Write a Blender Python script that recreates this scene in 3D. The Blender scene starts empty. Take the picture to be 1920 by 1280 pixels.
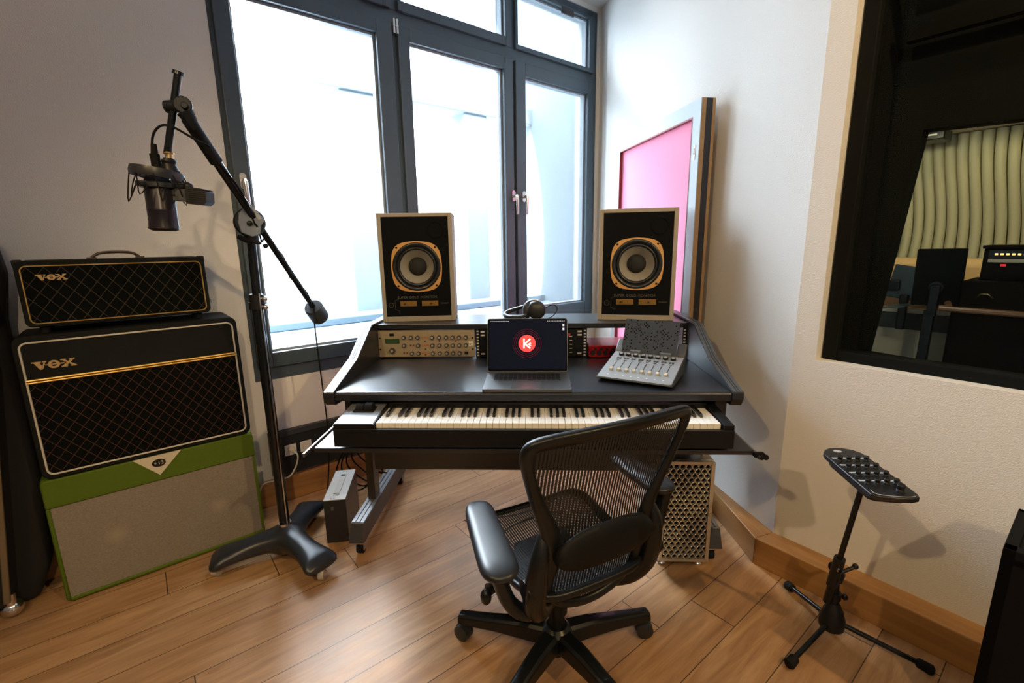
import bpy, bmesh, math, random
from mathutils import Vector, Matrix, Euler
random.seed(7)
R = math.radians
S = bpy.context.scene
COL = S.collection
PI = math.pi

# ------------------------------------------------------------------ camera
TH, RO, F, H = R(11.8), R(-0.9), 880.0, 1.38
cam_d = bpy.data.cameras.new('camera'); cam = bpy.data.objects.new('camera', cam_d); COL.objects.link(cam)
cam_d.sensor_width = 36; cam_d.lens = 36 * F / 1920; cam_d.clip_start = .02; cam_d.clip_end = 100
rt = Vector((1, 0, 0)); up = Vector((0, math.sin(TH), math.cos(TH))); fw = Vector((0, math.cos(TH), -math.sin(TH)))
r2 = rt * math.cos(RO) + up * math.sin(RO); u2 = -rt * math.sin(RO) + up * math.cos(RO)
M = Matrix((r2, u2, -fw)).transposed().to_4x4(); M.translation = Vector((0, 0, H))
cam.matrix_world = M
S.camera = cam
# ------------------------------------------------------------------ daylight
w = bpy.data.worlds.new('daylight'); S.world = w; w.use_nodes = True
bg = w.node_tree.nodes['Background']; bg.inputs[0].default_value = (.78, .90, 1.0, 1); bg.inputs[1].default_value = 20
# overcast sky: brightest overhead
_nt = w.node_tree; _tc = _nt.nodes.new('ShaderNodeTexCoord'); _sp = _nt.nodes.new('ShaderNodeSeparateXYZ'); _nt.links.new(_tc.outputs['Generated'], _sp.inputs[0])
_mx = _nt.nodes.new('ShaderNodeMath'); _mx.operation = 'MAXIMUM'; _nt.links.new(_sp.outputs['Z'], _mx.inputs[0]); _mx.inputs[1].default_value = 0
_pw = _nt.nodes.new('ShaderNodeMath'); _pw.operation = 'POWER'; _nt.links.new(_mx.outputs[0], _pw.inputs[0]); _pw.inputs[1].default_value = 2
_ma = _nt.nodes.new('ShaderNodeMath'); _ma.operation = 'MULTIPLY_ADD'; _nt.links.new(_pw.outputs[0], _ma.inputs[0]); _ma.inputs[1].default_value = 125; _ma.inputs[2].default_value = 8
_nt.links.new(_ma.outputs[0], bg.inputs[1])
# ------------------------------------------------------------------ room lamps (ceiling spots behind the camera, plus one added bounce fill) and exposure
def lamp(name, loc, target, power, color, size, spot=None):
    ld = bpy.data.lights.new(name, 'SPOT' if spot else 'AREA'); o = bpy.data.objects.new(name, ld); COL.objects.link(o)
    ld.energy = power; ld.color = color
    if spot: ld.spot_size = R(spot); ld.spot_blend = .35; ld.shadow_soft_size = size
    else: ld.shape = 'DISK'; ld.size = size
    o.location = loc; o.rotation_euler = (Vector(target) - Vector(loc)).to_track_quat('-Z', 'Y').to_euler()
    return o
WARM = (1.0, .69, .31)
lamp('ceiling_and_fill_spot', (-1.30, -.55, 2.95), (.85, 1.55, .4), 100, WARM, .03, 95)
lamp('ceiling_and_fill_spot', (.48, -1.5, 2.75), (.45, 1.9, .3), 110, (1.0, .72, .42), .03, 78)
lamp('ceiling_and_fill_spot', (2.15, -.55, 2.95), (1.45, 1.25, .5), 150, WARM, .03, 90)
lamp('ceiling_and_fill_spot', (-.7, -1.1, 2.95), (-1.9, 1.4, 1.9), 20, (1.0, .80, .60), .12, 100)  # added fill, stands in for warm bounce light on the wall at left
sun_d = bpy.data.lights.new('soft_daylight', 'SUN'); sun = bpy.data.objects.new('soft_daylight', sun_d); COL.objects.link(sun)
sun_d.energy = 12; sun_d.angle = R(24); sun_d.color = (.93, .97, 1.0)
sd = Vector((-math.sin(R(20)) * math.cos(R(41)), math.cos(R(20)) * math.cos(R(41)), math.sin(R(41))))
sun.location = sd * 8; sun.rotation_euler = sd.to_track_quat('Z', 'Y').to_euler()
S.view_settings.view_transform = 'Standard'; S.view_settings.look = 'None'
S.view_settings.exposure = 0.1; S.view_settings.gamma = 1.0; S.view_settings.use_curve_mapping = False
S.cycles.max_bounces = 8; S.cycles.diffuse_bounces = 5; S.cycles.transparent_max_bounces = 16
S.cycles.sample_clamp_indirect = 6; S.cycles.use_denoising = True; S.cycles.caustics_reflective = False; S.cycles.caustics_refractive = False

# ------------------------------------------------------------------ frames of reference
def frame(x, y, deg, z=0):
    return Matrix.Translation((x, y, z)) @ Matrix.Rotation(R(deg), 4, 'Z')
ROOM = frame(0, 0, 39.6)             # local x along the window wall, local y towards it
DESK = frame(0, 0, -2.8)
P1 = Vector((.722, 4.101)); P2 = Vector((1.134, 1.843))
WB1 = frame(P1.x, P1.y, 90 - 169.66)   # right wall: x along the wall, y into it
WB2 = frame(P2.x, P2.y, 90 - 142.3)    # wall with control-room window
CHAIR = frame(.133, 1.326, 27)

# ------------------------------------------------------------------ materials
MATS = {}
def mat(name, col=(.5, .5, .5), rough=.5, metal=0, bump=0, bscale=200, noise=0, nscale=8, emit=0, spec=.5, coat=0, col2=None, detail=3):
    if name in MATS: return MATS[name]
    m = bpy.data.materials.new(name); m.use_nodes = True; nt = m.node_tree; b = nt.nodes['Principled BSDF']
    b.inputs['Base Color'].default_value = (*col, 1); b.inputs['Roughness'].default_value = rough; b.inputs['Metallic'].default_value = metal
    b.inputs['Specular IOR Level'].default_value = spec; b.inputs['Coat Weight'].default_value = coat
    if emit: b.inputs['Emission Color'].default_value = (*col, 1); b.inputs['Emission Strength'].default_value = emit
    tc = nt.nodes.new('ShaderNodeTexCoord')
    n = nt.nodes.new('ShaderNodeTexNoise'); n.inputs['Scale'].default_value = nscale; n.inputs['Detail'].default_value = detail
    nt.links.new(tc.outputs['Object'], n.inputs['Vector'])
    if noise or col2:
        mx = nt.nodes.new('ShaderNodeMix'); mx.data_type = 'RGBA'
        c2 = col2 or tuple(c * (1 - noise) for c in col)
        mx.inputs['A'].default_value = (*col, 1); mx.inputs['B'].default_value = (*c2, 1)
        nt.links.new(n.outputs['Fac'], mx.inputs['Factor']); nt.links.new(mx.outputs['Result'], b.inputs['Base Color'])
    if bump:
        n2 = nt.nodes.new('ShaderNodeTexNoise'); n2.inputs['Scale'].default_value = bscale; n2.inputs['Detail'].default_value = 4
        nt.links.new(tc.outputs['Object'], n2.inputs['Vector'])
        bp = nt.nodes.new('ShaderNodeBump'); bp.inputs['Strength'].default_value = bump; bp.inputs['Distance'].default_value = .004
        nt.links.new(n2.outputs['Fac'], bp.inputs['Height']); nt.links.new(bp.outputs['Normal'], b.inputs['Normal'])
    MATS[name] = m
    return m
def nodes(m): return m.node_tree.nodes, m.node_tree.links, m.node_tree.nodes['Principled BSDF']
def mth(nt, op, a, b=None, c=None):
    n = nt.nodes.new('ShaderNodeMath'); n.operation = op
    for i, v in enumerate((a, b, c)):
        if v is None: continue
        if isinstance(v, (int, float)): n.inputs[i].default_value = v
        else: nt.links.new(v, n.inputs[i])
    return n.outputs[0]
def mixc(nt, f, a, b):
    n = nt.nodes.new('ShaderNodeMix'); n.data_type = 'RGBA'
    if isinstance(f, (int, float)): n.inputs['Factor'].default_value = f
    else: nt.links.new(f, n.inputs['Factor'])
    for k, v in (('A', a), ('B', b)):
        if isinstance(v, tuple): n.inputs[k].default_value = (*v, 1)
        else: nt.links.new(v, n.inputs[k])
    return n.outputs['Result']

plaster = mat('plaster', (.76, .745, .72), .9, bump=.55, bscale=260, spec=.2)
ceil_m = mat('ceiling_paint', (.80, .79, .77), .9)
frame_m = mat('slate_window_paint', (.050, .075, .100), .38)
frame_dark = mat('rubber_seal', (.012, .014, .017), .6)
chrome = mat('chrome', (.75, .75, .76), .18, 1)
alu = mat('brushed_aluminium', (.56, .58, .60), .32, 1)
silver_paint = mat('silver_paint', (.30, .315, .33), .42, .6)
blackp = mat('black_plastic', (.006, .007, .009), .45, spec=.35)
blackm = mat('black_metal', (.006, .007, .009), .35, .3, spec=.35)
blackr = mat('black_rubber', (.006, .006, .007), .8, spec=.2)
matte = mat('matte_black', (.006, .006, .007), .9, spec=.1)
tolex = mat('black_tolex', (.005, .0065, .0065), .65, bump=.5, bscale=420, spec=.2)
gold = mat('gold_piping', (.55, .36, .10), .35, .7)
logo_gold = mat('antique_gold', (.50, .34, .15), .45, .4)
white_piping = mat('white_piping', (.55, .52, .45), .6)
green_tolex = mat('green_tolex', (.078, .132, .006), .55, bump=.35, bscale=420, spec=.3)
white_pl = mat('white_plastic', (.78, .77, .74), .35)
cream = mat('ivory_key', (.80, .78, .73), .28)
black_key = mat('black_key', (.010, .011, .013), .25)
desk_black = mat('black_melamine', (.008, .010, .014), .33, spec=.7, bump=.03, bscale=300)
wood_ply = mat('plywood_edge', (.42, .25, .11), .6, noise=.35, nscale=30)
red_m = mat('red_aluminium', (.42, .012, .015), .3, .7)
gold_orange = mat('gold_ring', (.62, .34, .11), .42, .35)
cabinet_grey = mat('taupe_cabinet', (.36, .32, .26), .55, noise=.12, nscale=40)
brass = mat('brass', (.7, .5, .22), .3, 1)

def glass_mat(name, refl=.06, tint=(1, 1, 1)):
    m = bpy.data.materials.new(name); m.use_nodes = True; nt = m.node_tree; nt.nodes.clear()
    o = nt.nodes.new('ShaderNodeOutputMaterial'); t = nt.nodes.new('ShaderNodeBsdfTransparent'); g = nt.nodes.new('ShaderNodeBsdfGlossy')
    t.inputs[0].default_value = (*tint, 1); g.inputs['Roughness'].default_value = .02
    fr = nt.nodes.new('ShaderNodeFresnel'); fr.inputs[0].default_value = 1.45
    mx = nt.nodes.new('ShaderNodeMixShader')
    nt.links.new(mth(nt, 'MULTIPLY', fr.outputs[0], refl * 16), mx.inputs[0]); nt.links.new(t.outputs[0], mx.inputs[1]); nt.links.new(g.outputs[0], mx.inputs[2]); nt.links.new(mx.outputs[0], o.inputs[0])
    return m
pane_glass = glass_mat('window_glass', .05, (.97, .985, 1))
studio_glass = glass_mat('studio_glass', .010, (.92, .95, .92))

def lattice_mat(name, base, line, px, pz, width):
    m = mat(name, base, .9, bump=.3, bscale=700, spec=.08); nt = m.node_tree; b = nt.nodes['Principled BSDF']
    tc = nt.nodes.new('ShaderNodeTexCoord'); sp = nt.nodes.new('ShaderNodeSeparateXYZ'); nt.links.new(tc.outputs['Object'], sp.inputs[0])
    a = mth(nt, 'DIVIDE', sp.outputs['X'], px); c = mth(nt, 'DIVIDE', sp.outputs['Z'], pz)
    l = []
    for op in ('ADD', 'SUBTRACT'):
        fr = mth(nt, 'FRACT', mth(nt, op, a, c)); l.append(mth(nt, 'LESS_THAN', mth(nt, 'ABSOLUTE', mth(nt, 'SUBTRACT', fr, .5)), width))
    nt.links.new(mixc(nt, mth(nt, 'MAXIMUM', l[0], l[1]), base, line), b.inputs['Base Color'])
    return m
grille_combo = lattice_mat('diamond_grille_cloth', (.003, .004, .004), (.060, .030, .025), .042, .052, .035)
grille_head = lattice_mat('diamond_grille_cloth_small', (.003, .004, .004), (.050, .042, .032), .046, .060, .03)

def cloth_mat():
    m = mat('woven_grey_cloth', (.23, .20, .165), .85, bump=.6, bscale=500, spec=.2); nt = m.node_tree; b = nt.nodes['Principled BSDF']
    tc = nt.nodes.new('ShaderNodeTexCoord'); wv = nt.nodes.new('ShaderNodeTexNoise'); wv.inputs['Scale'].default_value = 160; wv.inputs['Detail'].default_value = 2
    mp = nt.nodes.new('ShaderNodeMapping'); mp.inputs['Scale'].default_value = (1, 1, 2.2); nt.links.new(tc.outputs['Object'], mp.inputs[0]); nt.links.new(mp.outputs[0], wv.inputs[0])
    c = mixc(nt, wv.outputs['Fac'], (.165, .145, .12), (.33, .29, .24))
    # pale dust caps of the two drivers behind the open weave
    spx = nt.nodes.new('ShaderNodeSeparateXYZ'); nt.links.new(tc.outputs['Object'], spx.inputs[0])
    spots = None
    for (cx, cz) in ((-.175, .225), (.19, .215)):
        dx = mth(nt, 'SUBTRACT', spx.outputs['X'], cx); dz = mth(nt, 'SUBTRACT', spx.outputs['Z'], cz)
        d = mth(nt, 'SQRT', mth(nt, 'ADD', mth(nt, 'MULTIPLY', dx, dx), mth(nt, 'MULTIPLY', dz, dz)))
        f = mth(nt, 'MAXIMUM', mth(nt, 'SUBTRACT', 1, mth(nt, 'DIVIDE', d, .045)), 0)
        spots = f if spots is None else mth(nt, 'MAXIMUM', spots, f)
    c = mixc(nt, mth(nt, 'MULTIPLY', spots, .35), c, (.50, .42, .30))
    nt.links.new(c, b.inputs['Base Color'])
    return m
grey_cloth = cloth_mat()

def floor_mat():
    m = mat('oak_planks', (.4, .2, .08), .4); nt = m.node_tree; b = nt.nodes['Principled BSDF']; L = nt.links
    tc = nt.nodes.new('ShaderNodeTexCoord'); mp = nt.nodes.new('ShaderNodeMapping'); mp.vector_type = 'POINT'
    mp.inputs['Rotation'].default_value = (0, 0, -R(90 - 51.5)); L.new(tc.outputs['Object'], mp.inputs[0])
    sp = nt.nodes.new('ShaderNodeSeparateXYZ'); L.new(mp.outputs[0], sp.inputs[0])
    W = .1715
    v = mth(nt, 'DIVIDE', mth(nt, 'SUBTRACT', sp.outputs['Y'], 1.505 - W * 20), W)
    row = mth(nt, 'FLOOR', v); fv = mth(nt, 'FRACT', v)
    wn = nt.nodes.new('ShaderNodeTexWhiteNoise'); wn.noise_dimensions = '1D'; L.new(row, wn.inputs['W'])
    u = mth(nt, 'ADD', mth(nt, 'DIVIDE', sp.outputs['X'], 1.55), mth(nt, 'MULTIPLY', wn.outputs['Value'], 7.3))
    cell = mth(nt, 'FLOOR', u); fu = mth(nt, 'FRACT', u)
    wn2 = nt.nodes.new('ShaderNodeTexWhiteNoise'); wn2.noise_dimensions = '2D'; cb = nt.nodes.new('ShaderNodeCombineXYZ')
    L.new(row, cb.inputs[0]); L.new(cell, cb.inputs[1]); L.new(cb.outputs[0], wn2.inputs['Vector'])
    # grain
    cb2 = nt.nodes.new('ShaderNodeCombineXYZ')
    L.new(mth(nt, 'ADD', mth(nt, 'MULTIPLY', sp.outputs['X'], 1.3), mth(nt, 'MULTIPLY', wn2.outputs['Value'], 60)), cb2.inputs[0]); L.new(mth(nt, 'MULTIPLY', sp.outputs['Y'], 12), cb2.inputs[1])
    g = nt.nodes.new('ShaderNodeTexNoise'); g.inputs['Scale'].default_value = 2.2; g.inputs['Detail'].default_value = 7; g.inputs['Roughness'].default_value = .62; g.inputs['Distortion'].default_value = .9
    L.new(cb2.outputs[0], g.inputs['Vector'])
    g2 = nt.nodes.new('ShaderNodeTexNoise'); g2.inputs['Scale'].default_value = .9; g2.inputs['Detail'].default_value = 2; L.new(cb2.outputs[0], g2.inputs['Vector'])
    cr = nt.nodes.new('ShaderNodeValToRGB'); L.new(g.outputs['Fac'], cr.inputs[0])
    cr.color_ramp.elements[0].position = .28; cr.color_ramp.elements[0].color = (.27, .135, .052, 1)
    cr.color_ramp.elements[1].position = .70; cr.color_ramp.elements[1].color = (.52, .315, .155, 1)
    tone = mixc(nt, mth(nt, 'MULTIPLY', wn2.outputs['Value'], .38), cr.outputs[0], (.27, .135, .055))
    tone = mixc(nt, mth(nt, 'MULTIPLY', mth(nt, 'MAXIMUM', mth(nt, 'SUBTRACT', g2.outputs['Fac'], .60), 0), 2.6), tone, (.12, .055, .022))
    # knots
    kn = nt.nodes.new('ShaderNodeTexVoronoi'); kn.inputs['Scale'].default_value = 1.7; L.new(tc.outputs['Object'], kn.inputs['Vector'])
    kf = mth(nt, 'MULTIPLY', mth(nt, 'LESS_THAN', kn.outputs['Distance'], .022), .8)
    tone = mixc(nt, kf, tone, (.045, .022, .012))
    gap1 = mth(nt, 'LESS_THAN', mth(nt, 'ABSOLUTE', mth(nt, 'SUBTRACT', fv, .5)), .4915)
    gap2 = mth(nt, 'LESS_THAN', mth(nt, 'ABSOLUTE', mth(nt, 'SUBTRACT', fu, .5)), .4988)
    gap = mth(nt, 'MULTIPLY', gap1, gap2)
    L.new(mixc(nt, gap, (.045, .024, .012), tone), b.inputs['Base Color'])
    L.new(mth(nt, 'ADD', mth(nt, 'MULTIPLY', g.outputs['Fac'], .18), .40), b.inputs['Roughness'])
    bp = nt.nodes.new('ShaderNodeBump'); bp.inputs['Strength'].default_value = .35; bp.inputs['Distance'].default_value = .003
    L.new(mth(nt, 'ADD', gap, mth(nt, 'MULTIPLY', g.outputs['Fac'], .25)), bp.inputs['Height']); L.new(bp.outputs[0], b.inputs['Normal'])
    return m
def wood_mat(name, c1, c2, sx=1.2, sz=14):
    m = mat(name, c1, .38); nt = m.node_tree; b = nt.nodes['Principled BSDF']; L = nt.links
    tc = nt.nodes.new('ShaderNodeTexCoord'); mp = nt.nodes.new('ShaderNodeMapping'); mp.inputs['Scale'].default_value = (sx, sz, sz); L.new(tc.outputs['Object'], mp.inputs[0])
    g = nt.nodes.new('ShaderNodeTexNoise'); g.inputs['Scale'].default_value = 1.6; g.inputs['Detail'].default_value = 6; g.inputs['Distortion'].default_value = .8; L.new(mp.outputs[0], g.inputs[0])
    L.new(mixc(nt, g.outputs['Fac'], c1, c2), b.inputs['Base Color'])
    return m
oak_floor = floor_mat()
oak_trim = wood_mat('oak_baseboard', (.15, .060, .018), (.50, .26, .085))

def stripe_mat(name, base, scale, duty, axis='X', alpha=True):
    """thin woven strands with real gaps between them"""
    m = mat(name, base, .5); nt = m.node_tree; b = nt.nodes['Principled BSDF']; L = nt.links
    tc = nt.nodes.new('ShaderNodeTexCoord'); sp = nt.nodes.new('ShaderNodeSeparateXYZ'); L.new(tc.outputs['Object'], sp.inputs[0])
    fr = mth(nt, 'FRACT', mth(nt, 'MULTIPLY', sp.outputs[axis], scale)); a = mth(nt, 'LESS_THAN', fr, duty)
    fr2 = mth(nt, 'FRACT', mth(nt, 'MULTIPLY', sp.outputs['Z' if axis == 'X' else 'X'], scale * .9)); a2 = mth(nt, 'LESS_THAN', fr2, .10)
    L.new(mth(nt, 'MAXIMUM', a, a2), b.inputs['Alpha'])
    return m
pellicle_back = stripe_mat('woven_mesh_back', (.010, .011, .013), 108, .68)
pellicle_seat = stripe_mat('woven_mesh_seat', (.018, .020, .023), 120, .80)

# ------------------------------------------------------------------ geometry helper
class G:
    def __init__(s): s.b = bmesh.new(); s.m = 0; s.x = Matrix()
    def _fin(s, vs, fs):
        for f in fs: f.material_index = s.m
        for v in vs: v.co = s.x @ v.co
    def poly(s, verts, faces):
        vs = [s.b.verts.new(Vector(v)) for v in verts]; fs = []
        for f in faces:
            try: fs.append(s.b.faces.new([vs[i] for i in f]))
            except ValueError: pass
        s._fin(vs, fs); return s
    def box(s, x0, x1, y0, y1, z0, z1, rot=None):
        v = [(x, y, z) for z in (z0, z1) for y in (y0, y1) for x in (x0, x1)]
        if rot is not None:
            c = Vector(((x0 + x1) / 2, (y0 + y1) / 2, (z0 + z1) / 2)); v = [c + rot @ (Vector(q) - c) for q in v]
        return s.poly(v, [(0, 2, 3, 1), (4, 5, 7, 6), (0, 1, 5, 4), (1, 3, 7, 5), (3, 2, 6, 7), (2, 0, 4, 6)])
    def ring(s, rings, cap=True, close=False):
        n = len(rings[0]); v = [p for r_ in rings for p in r_]; f = []; m = len(rings)
        for i in range(m if close else m - 1):
            for j in range(n):
                a = i * n + j; c = i * n + (j + 1) % n; k = (i + 1) % m
                f.append((a, c, k * n + (j + 1) % n, k * n + j))
        if cap and not close: f.append(tuple(reversed(range(n)))); f.append(tuple(range((m - 1) * n, m * n)))
        return s.poly(v, f)
    def tube(s, pts, r, seg=10, cap=True, smooth=0):
        pts = [Vector(p) for p in pts]
        rr = r if isinstance(r, (list, tuple)) else [r] * len(pts)
        if smooth:
            q = []; qr = []
            for i in range(len(pts) - 1):
                p0 = pts[max(i - 1, 0)]; p1 = pts[i]; p2 = pts[i + 1]; p3 = pts[min(i + 2, len(pts) - 1)]
                for k in range(smooth):
                    t = k / smooth
                    q.append(.5 * ((2 * p1) + (p2 - p0) * t + (2 * p0 - 5 * p1 + 4 * p2 - p3) * t * t + (3 * p1 - p0 - 3 * p2 + p3) * t ** 3)); qr.append(rr[i] * (1 - t) + rr[i + 1] * t)
            q.append(pts[-1]); qr.append(rr[-1]); pts, rr = q, qr
        rings = []; prev = None
        for i, p in enumerate(pts):
            d = (pts[min(i + 1, len(pts) - 1)] - pts[max(i - 1, 0)])
            if d.length < 1e-9: d = Vector((0, 0, 1))
            d.normalize()
            if prev is None: a = d.orthogonal().normalized()
            else:
                a = prev - d * prev.dot(d); a = a.normalized() if a.length > 1e-6 else d.orthogonal().normalized()
            prev = a; c = d.cross(a)
            rings.append([p + (a * math.cos(2 * PI * k / seg) + c * math.sin(2 * PI * k / seg)) * rr[i] for k in range(seg)])
        return s.ring(rings, cap)
    def cyl(s, p0, p1, r, r1=None, seg=24): return s.tube([p0, p1], [r, r if r1 is None else r1], seg)
    def lathe(s, prof, o=(0, 0, 0), ax=(0, 0, 1), seg=32, cap=True):
        ax = Vector(ax).normalized(); a = ax.orthogonal().normalized(); c = ax.cross(a); o = Vector(o)
        return s.ring([[o + ax * h + (a * math.cos(2 * PI * k / seg) + c * math.sin(2 * PI * k / seg)) * max(r_, 1e-5) for k in range(seg)] for r_, h in prof], cap)
    def sph(s, c, r, sc=(1, 1, 1), seg=20):
        c = Vector(c); n = seg // 2
        return s.ring([[c + Vector((r * sc[0] * math.sin(PI * i / n) * math.cos(2 * PI * k / seg), r * sc[1] * math.sin(PI * i / n) * math.sin(2 * PI * k / seg), -r * sc[2] * math.cos(PI * i / n))) if 0 < i < n else c + Vector((1e-5 * math.cos(2 * PI * k / seg), 1e-5 * math.sin(2 * PI * k / seg), (-1 if i == 0 else 1) * r * sc[2])) for k in range(seg)] for i in range(n + 1)], True)
    def prism(s, p2, a0, a1, ax='y'):
        def T(u, v, a): return {'y': (u, a, v), 'x': (a, u, v), 'z': (u, v, a)}[ax]
        n = len(p2); v = [T(u, q, a0) for u, q in p2] + [T(u, q, a1) for u, q in p2]
        return s.poly(v, [tuple(range(n)), tuple(range(2 * n - 1, n - 1, -1))] + [(i, i + n, (i + 1) % n + n, (i + 1) % n) for i in range(n)])
    def torus(s, c, R_, r_, ax=(0, 0, 1), seg=40, sub=8, sc=None):
        c = Vector(c); ax = Vector(ax).normalized(); a = ax.orthogonal().normalized(); b_ = ax.cross(a); rings = []
        for i in range(seg):
            d = a * math.cos(2 * PI * i / seg) + b_ * math.sin(2 * PI * i / seg)
            rings.append([c + d * (R_ + r_ * math.cos(2 * PI * k / sub)) + ax * r_ * math.sin(2 * PI * k / sub) for k in range(sub)])
        return s.ring(rings, close=True)
    def obj(s, name, mats, parent=None, M_=None, bevel=0, smooth=True, seg=2, sub=0, angle=35):
        bmesh.ops.recalc_face_normals(s.b, faces=s.b.faces)
        me = bpy.data.meshes.new(name); s.b.to_mesh(me); s.b.free()
        for m in (mats if isinstance(mats, (list, tuple)) else [mats]): me.materials.append(m)
        o = bpy.data.objects.new(name, me); COL.objects.link(o)
        if parent: o.parent = parent
        if M_ is not None: o.matrix_world = M_
        if smooth:
            for p in me.polygons: p.use_smooth = True
            me.set_sharp_from_angle(angle=R(angle))
        if bevel:
            bm = o.modifiers.new('bevel', 'BEVEL'); bm.width = bevel; bm.segments = seg; bm.limit_method = 'ANGLE'; bm.angle_limit = R(40); bm.harden_normals = False
        if sub: sm = o.modifiers.new('sub', 'SUBSURF'); sm.levels = sub; sm.render_levels = sub
        return o
def rrect(x0, x1, z0, z1, r, n=5):
    p = []
    for cx, cz, a in ((x1 - r, z1 - r, 0), (x0 + r, z1 - r, 90), (x0 + r, z0 + r, 180), (x1 - r, z0 + r, 270)):
        for k in range(n + 1): t = R(a + 90 * k / n); p.append((cx + r * math.cos(t), cz + r * math.sin(t)))
    return p
def thing(name, label, cat, M_, group=None):
    o = bpy.data.objects.new(name, None); COL.objects.link(o); o.matrix_world = M_; o.empty_display_size = .05
    o['label'] = label; o['category'] = cat
    if group: o['group'] = group
    return o
def tag(o, label, cat, group=None):
    o['label'] = label; o['category'] = cat
    if group: o['group'] = group
    return o
def struct(o): o['kind'] = 'structure'; return o
def lab(o, l): o['label'] = l; return o
def dup(o, parent, M_local, name=None):
    c = o.copy(); COL.objects.link(c); c.parent = parent; c.matrix_local = M_local
    return c
def text(txt, size, name, m, parent, M_local, ext=.0006, align='CENTER', spacing=1.0, bold=0):
    cu = bpy.data.curves.new(name, 'FONT'); cu.body = txt; cu.size = size; cu.extrude = ext; cu.align_x = align; cu.align_y = 'CENTER'; cu.space_character = spacing; cu.offset = bold
    t = bpy.data.objects.new(name, cu); COL.objects.link(t)
    me = bpy.data.meshes.new_from_object(t.evaluated_get(bpy.context.evaluated_depsgraph_get())); me.name = name
    COL.objects.unlink(t); bpy.data.objects.remove(t)
    me.materials.clear(); me.materials.append(m)
    o = bpy.data.objects.new(name, me); COL.objects.link(o); o.parent = parent; o.matrix_local = M_local
    return o
FRONT = Matrix.Rotation(R(90), 4, 'X')       # text in local xz plane, facing -y
T_ = Matrix.Translation

#=================================================================== SETTING
def wpt(M_, x, y): v = M_ @ Vector((x, y, 0)); return (v.x, v.y)
CEIL = 3.13
NW = 2.665
cL = wpt(ROOM, -2.0, NW)
poly = [cL, wpt(ROOM, 3.21, NW), (P2.x, P2.y), wpt(WB2, 3.4, 0), (1.6, -2.9), (-1.9, -2.3)]
g = G(); g.poly([(x, y, 0) for x, y in poly] + [(x, y, -.1) for x, y in poly], [tuple(range(6)), tuple(range(11, 5, -1))] + [(i, (i + 1) % 6, (i + 1) % 6 + 6, i + 6) for i in range(6)])
struct(g.obj('floor', oak_floor, smooth=False))
g = G(); g.poly([(x, y, CEIL) for x, y in poly] + [(x, y, CEIL + .1) for x, y in poly], [tuple(range(6)), tuple(range(11, 5, -1))] + [(i, (i + 1) % 6, (i + 1) % 6 + 6, i + 6) for i in range(6)])
struct(g.obj('ceiling', ceil_m, smooth=False))
# window wall, opening t .468..3.115, z .685..3.11
OT0, OT1, OZ0, OZ1 = .468, 3.112, .690, 3.098
g = G()
for a in ((-2.1, OT0, 0, CEIL), (OT1, 3.5, 0, CEIL), (OT0, OT1, 0, OZ0), (OT0, OT1, OZ1, CEIL)):
    g.box(a[0], a[1], NW, NW + .22, a[2], a[3])
struct(g.obj('wall_window', plaster, M_=ROOM, smooth=False))
L1 = (P2 - P1).length
g = G(); g.box(-.3, L1, 0, .12, 0, CEIL); struct(g.obj('wall_right', plaster, M_=WB1, smooth=False))
# control-room wall with its opening
CX0, CZ0, CZ1 = .083, .915, 2.75
g = G()
g.box(0, CX0, 0, .42, 0, CEIL); g.box(CX0, 2.6, 0, .12, 0, CZ0); g.box(CX0, 2.6, .12, .42, 0, .80); g.box(CX0, 2.6, 0, .42, CZ1, CEIL); g.box(2.6, 3.5, 0, .42, 0, CEIL)
struct(g.obj('wall_control_room', plaster, M_=WB2, smooth=False))
def wall_between(name, a, b_, th=.12):
    a = Vector(a); b_ = Vector(b_); d = b_ - a; g = G(); g.box(0, d.length, 0, th, 0, CEIL)
    struct(g.obj(name, plaster, M_=frame(a.x, a.y, math.degrees(math.atan2(d.y, d.x))), smooth=False))
wall_between('wall_left', poly[5], poly[0]); wall_between('wall_back', poly[4], poly[5]); wall_between('wall_rear_right', poly[3], poly[4])
# baseboards: deep oak ledge
def baseboard(name, M_, x0, x1, y0, y1, h):
    g = G(); g.box(x0, x1, y0, y1, 0, h); return struct(g.obj(name, oak_trim, M_=M_, bevel=.006, smooth=False))
baseboard('baseboard_window', ROOM, -1.98, 3.15, 2.628, 2.665, .14)
# right-hand baseboards meet in a mitred corner
def ledge(name, pts, h):
    n = len(pts); g = G(); g.poly([(x, y, 0) for x, y in pts] + [(x, y, h) for x, y in pts], [tuple(range(n)), tuple(range(2 * n - 1, n - 1, -1))] + [(i, (i + 1) % n, (i + 1) % n + n, i + n) for i in range(n)])
    return g
def ledgeobj(name, M_, pts, h):
    g = ledge(name, pts, h); return struct(g.obj(name, oak_trim, M_=M_, bevel=.004, smooth=False))
inv1 = WB1.inverted(); inv2 = WB2.inverted()
corner = Vector((1.034, 1.802, 0)); c1 = inv1 @ corner; c2 = inv2 @ corner
ledgeobj('baseboard_right', WB1, [(-.05, -.012), (L1 - .55, -.022), (L1 - .3, -.055), (c1.x, c1.y), (L1, 0), (-.05, 0)], .122)
ledgeobj('baseboard_control_room', WB2, [(c2.x, c2.y), (3.3, -.1), (3.3, 0), (0, 0)], .122)

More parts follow.
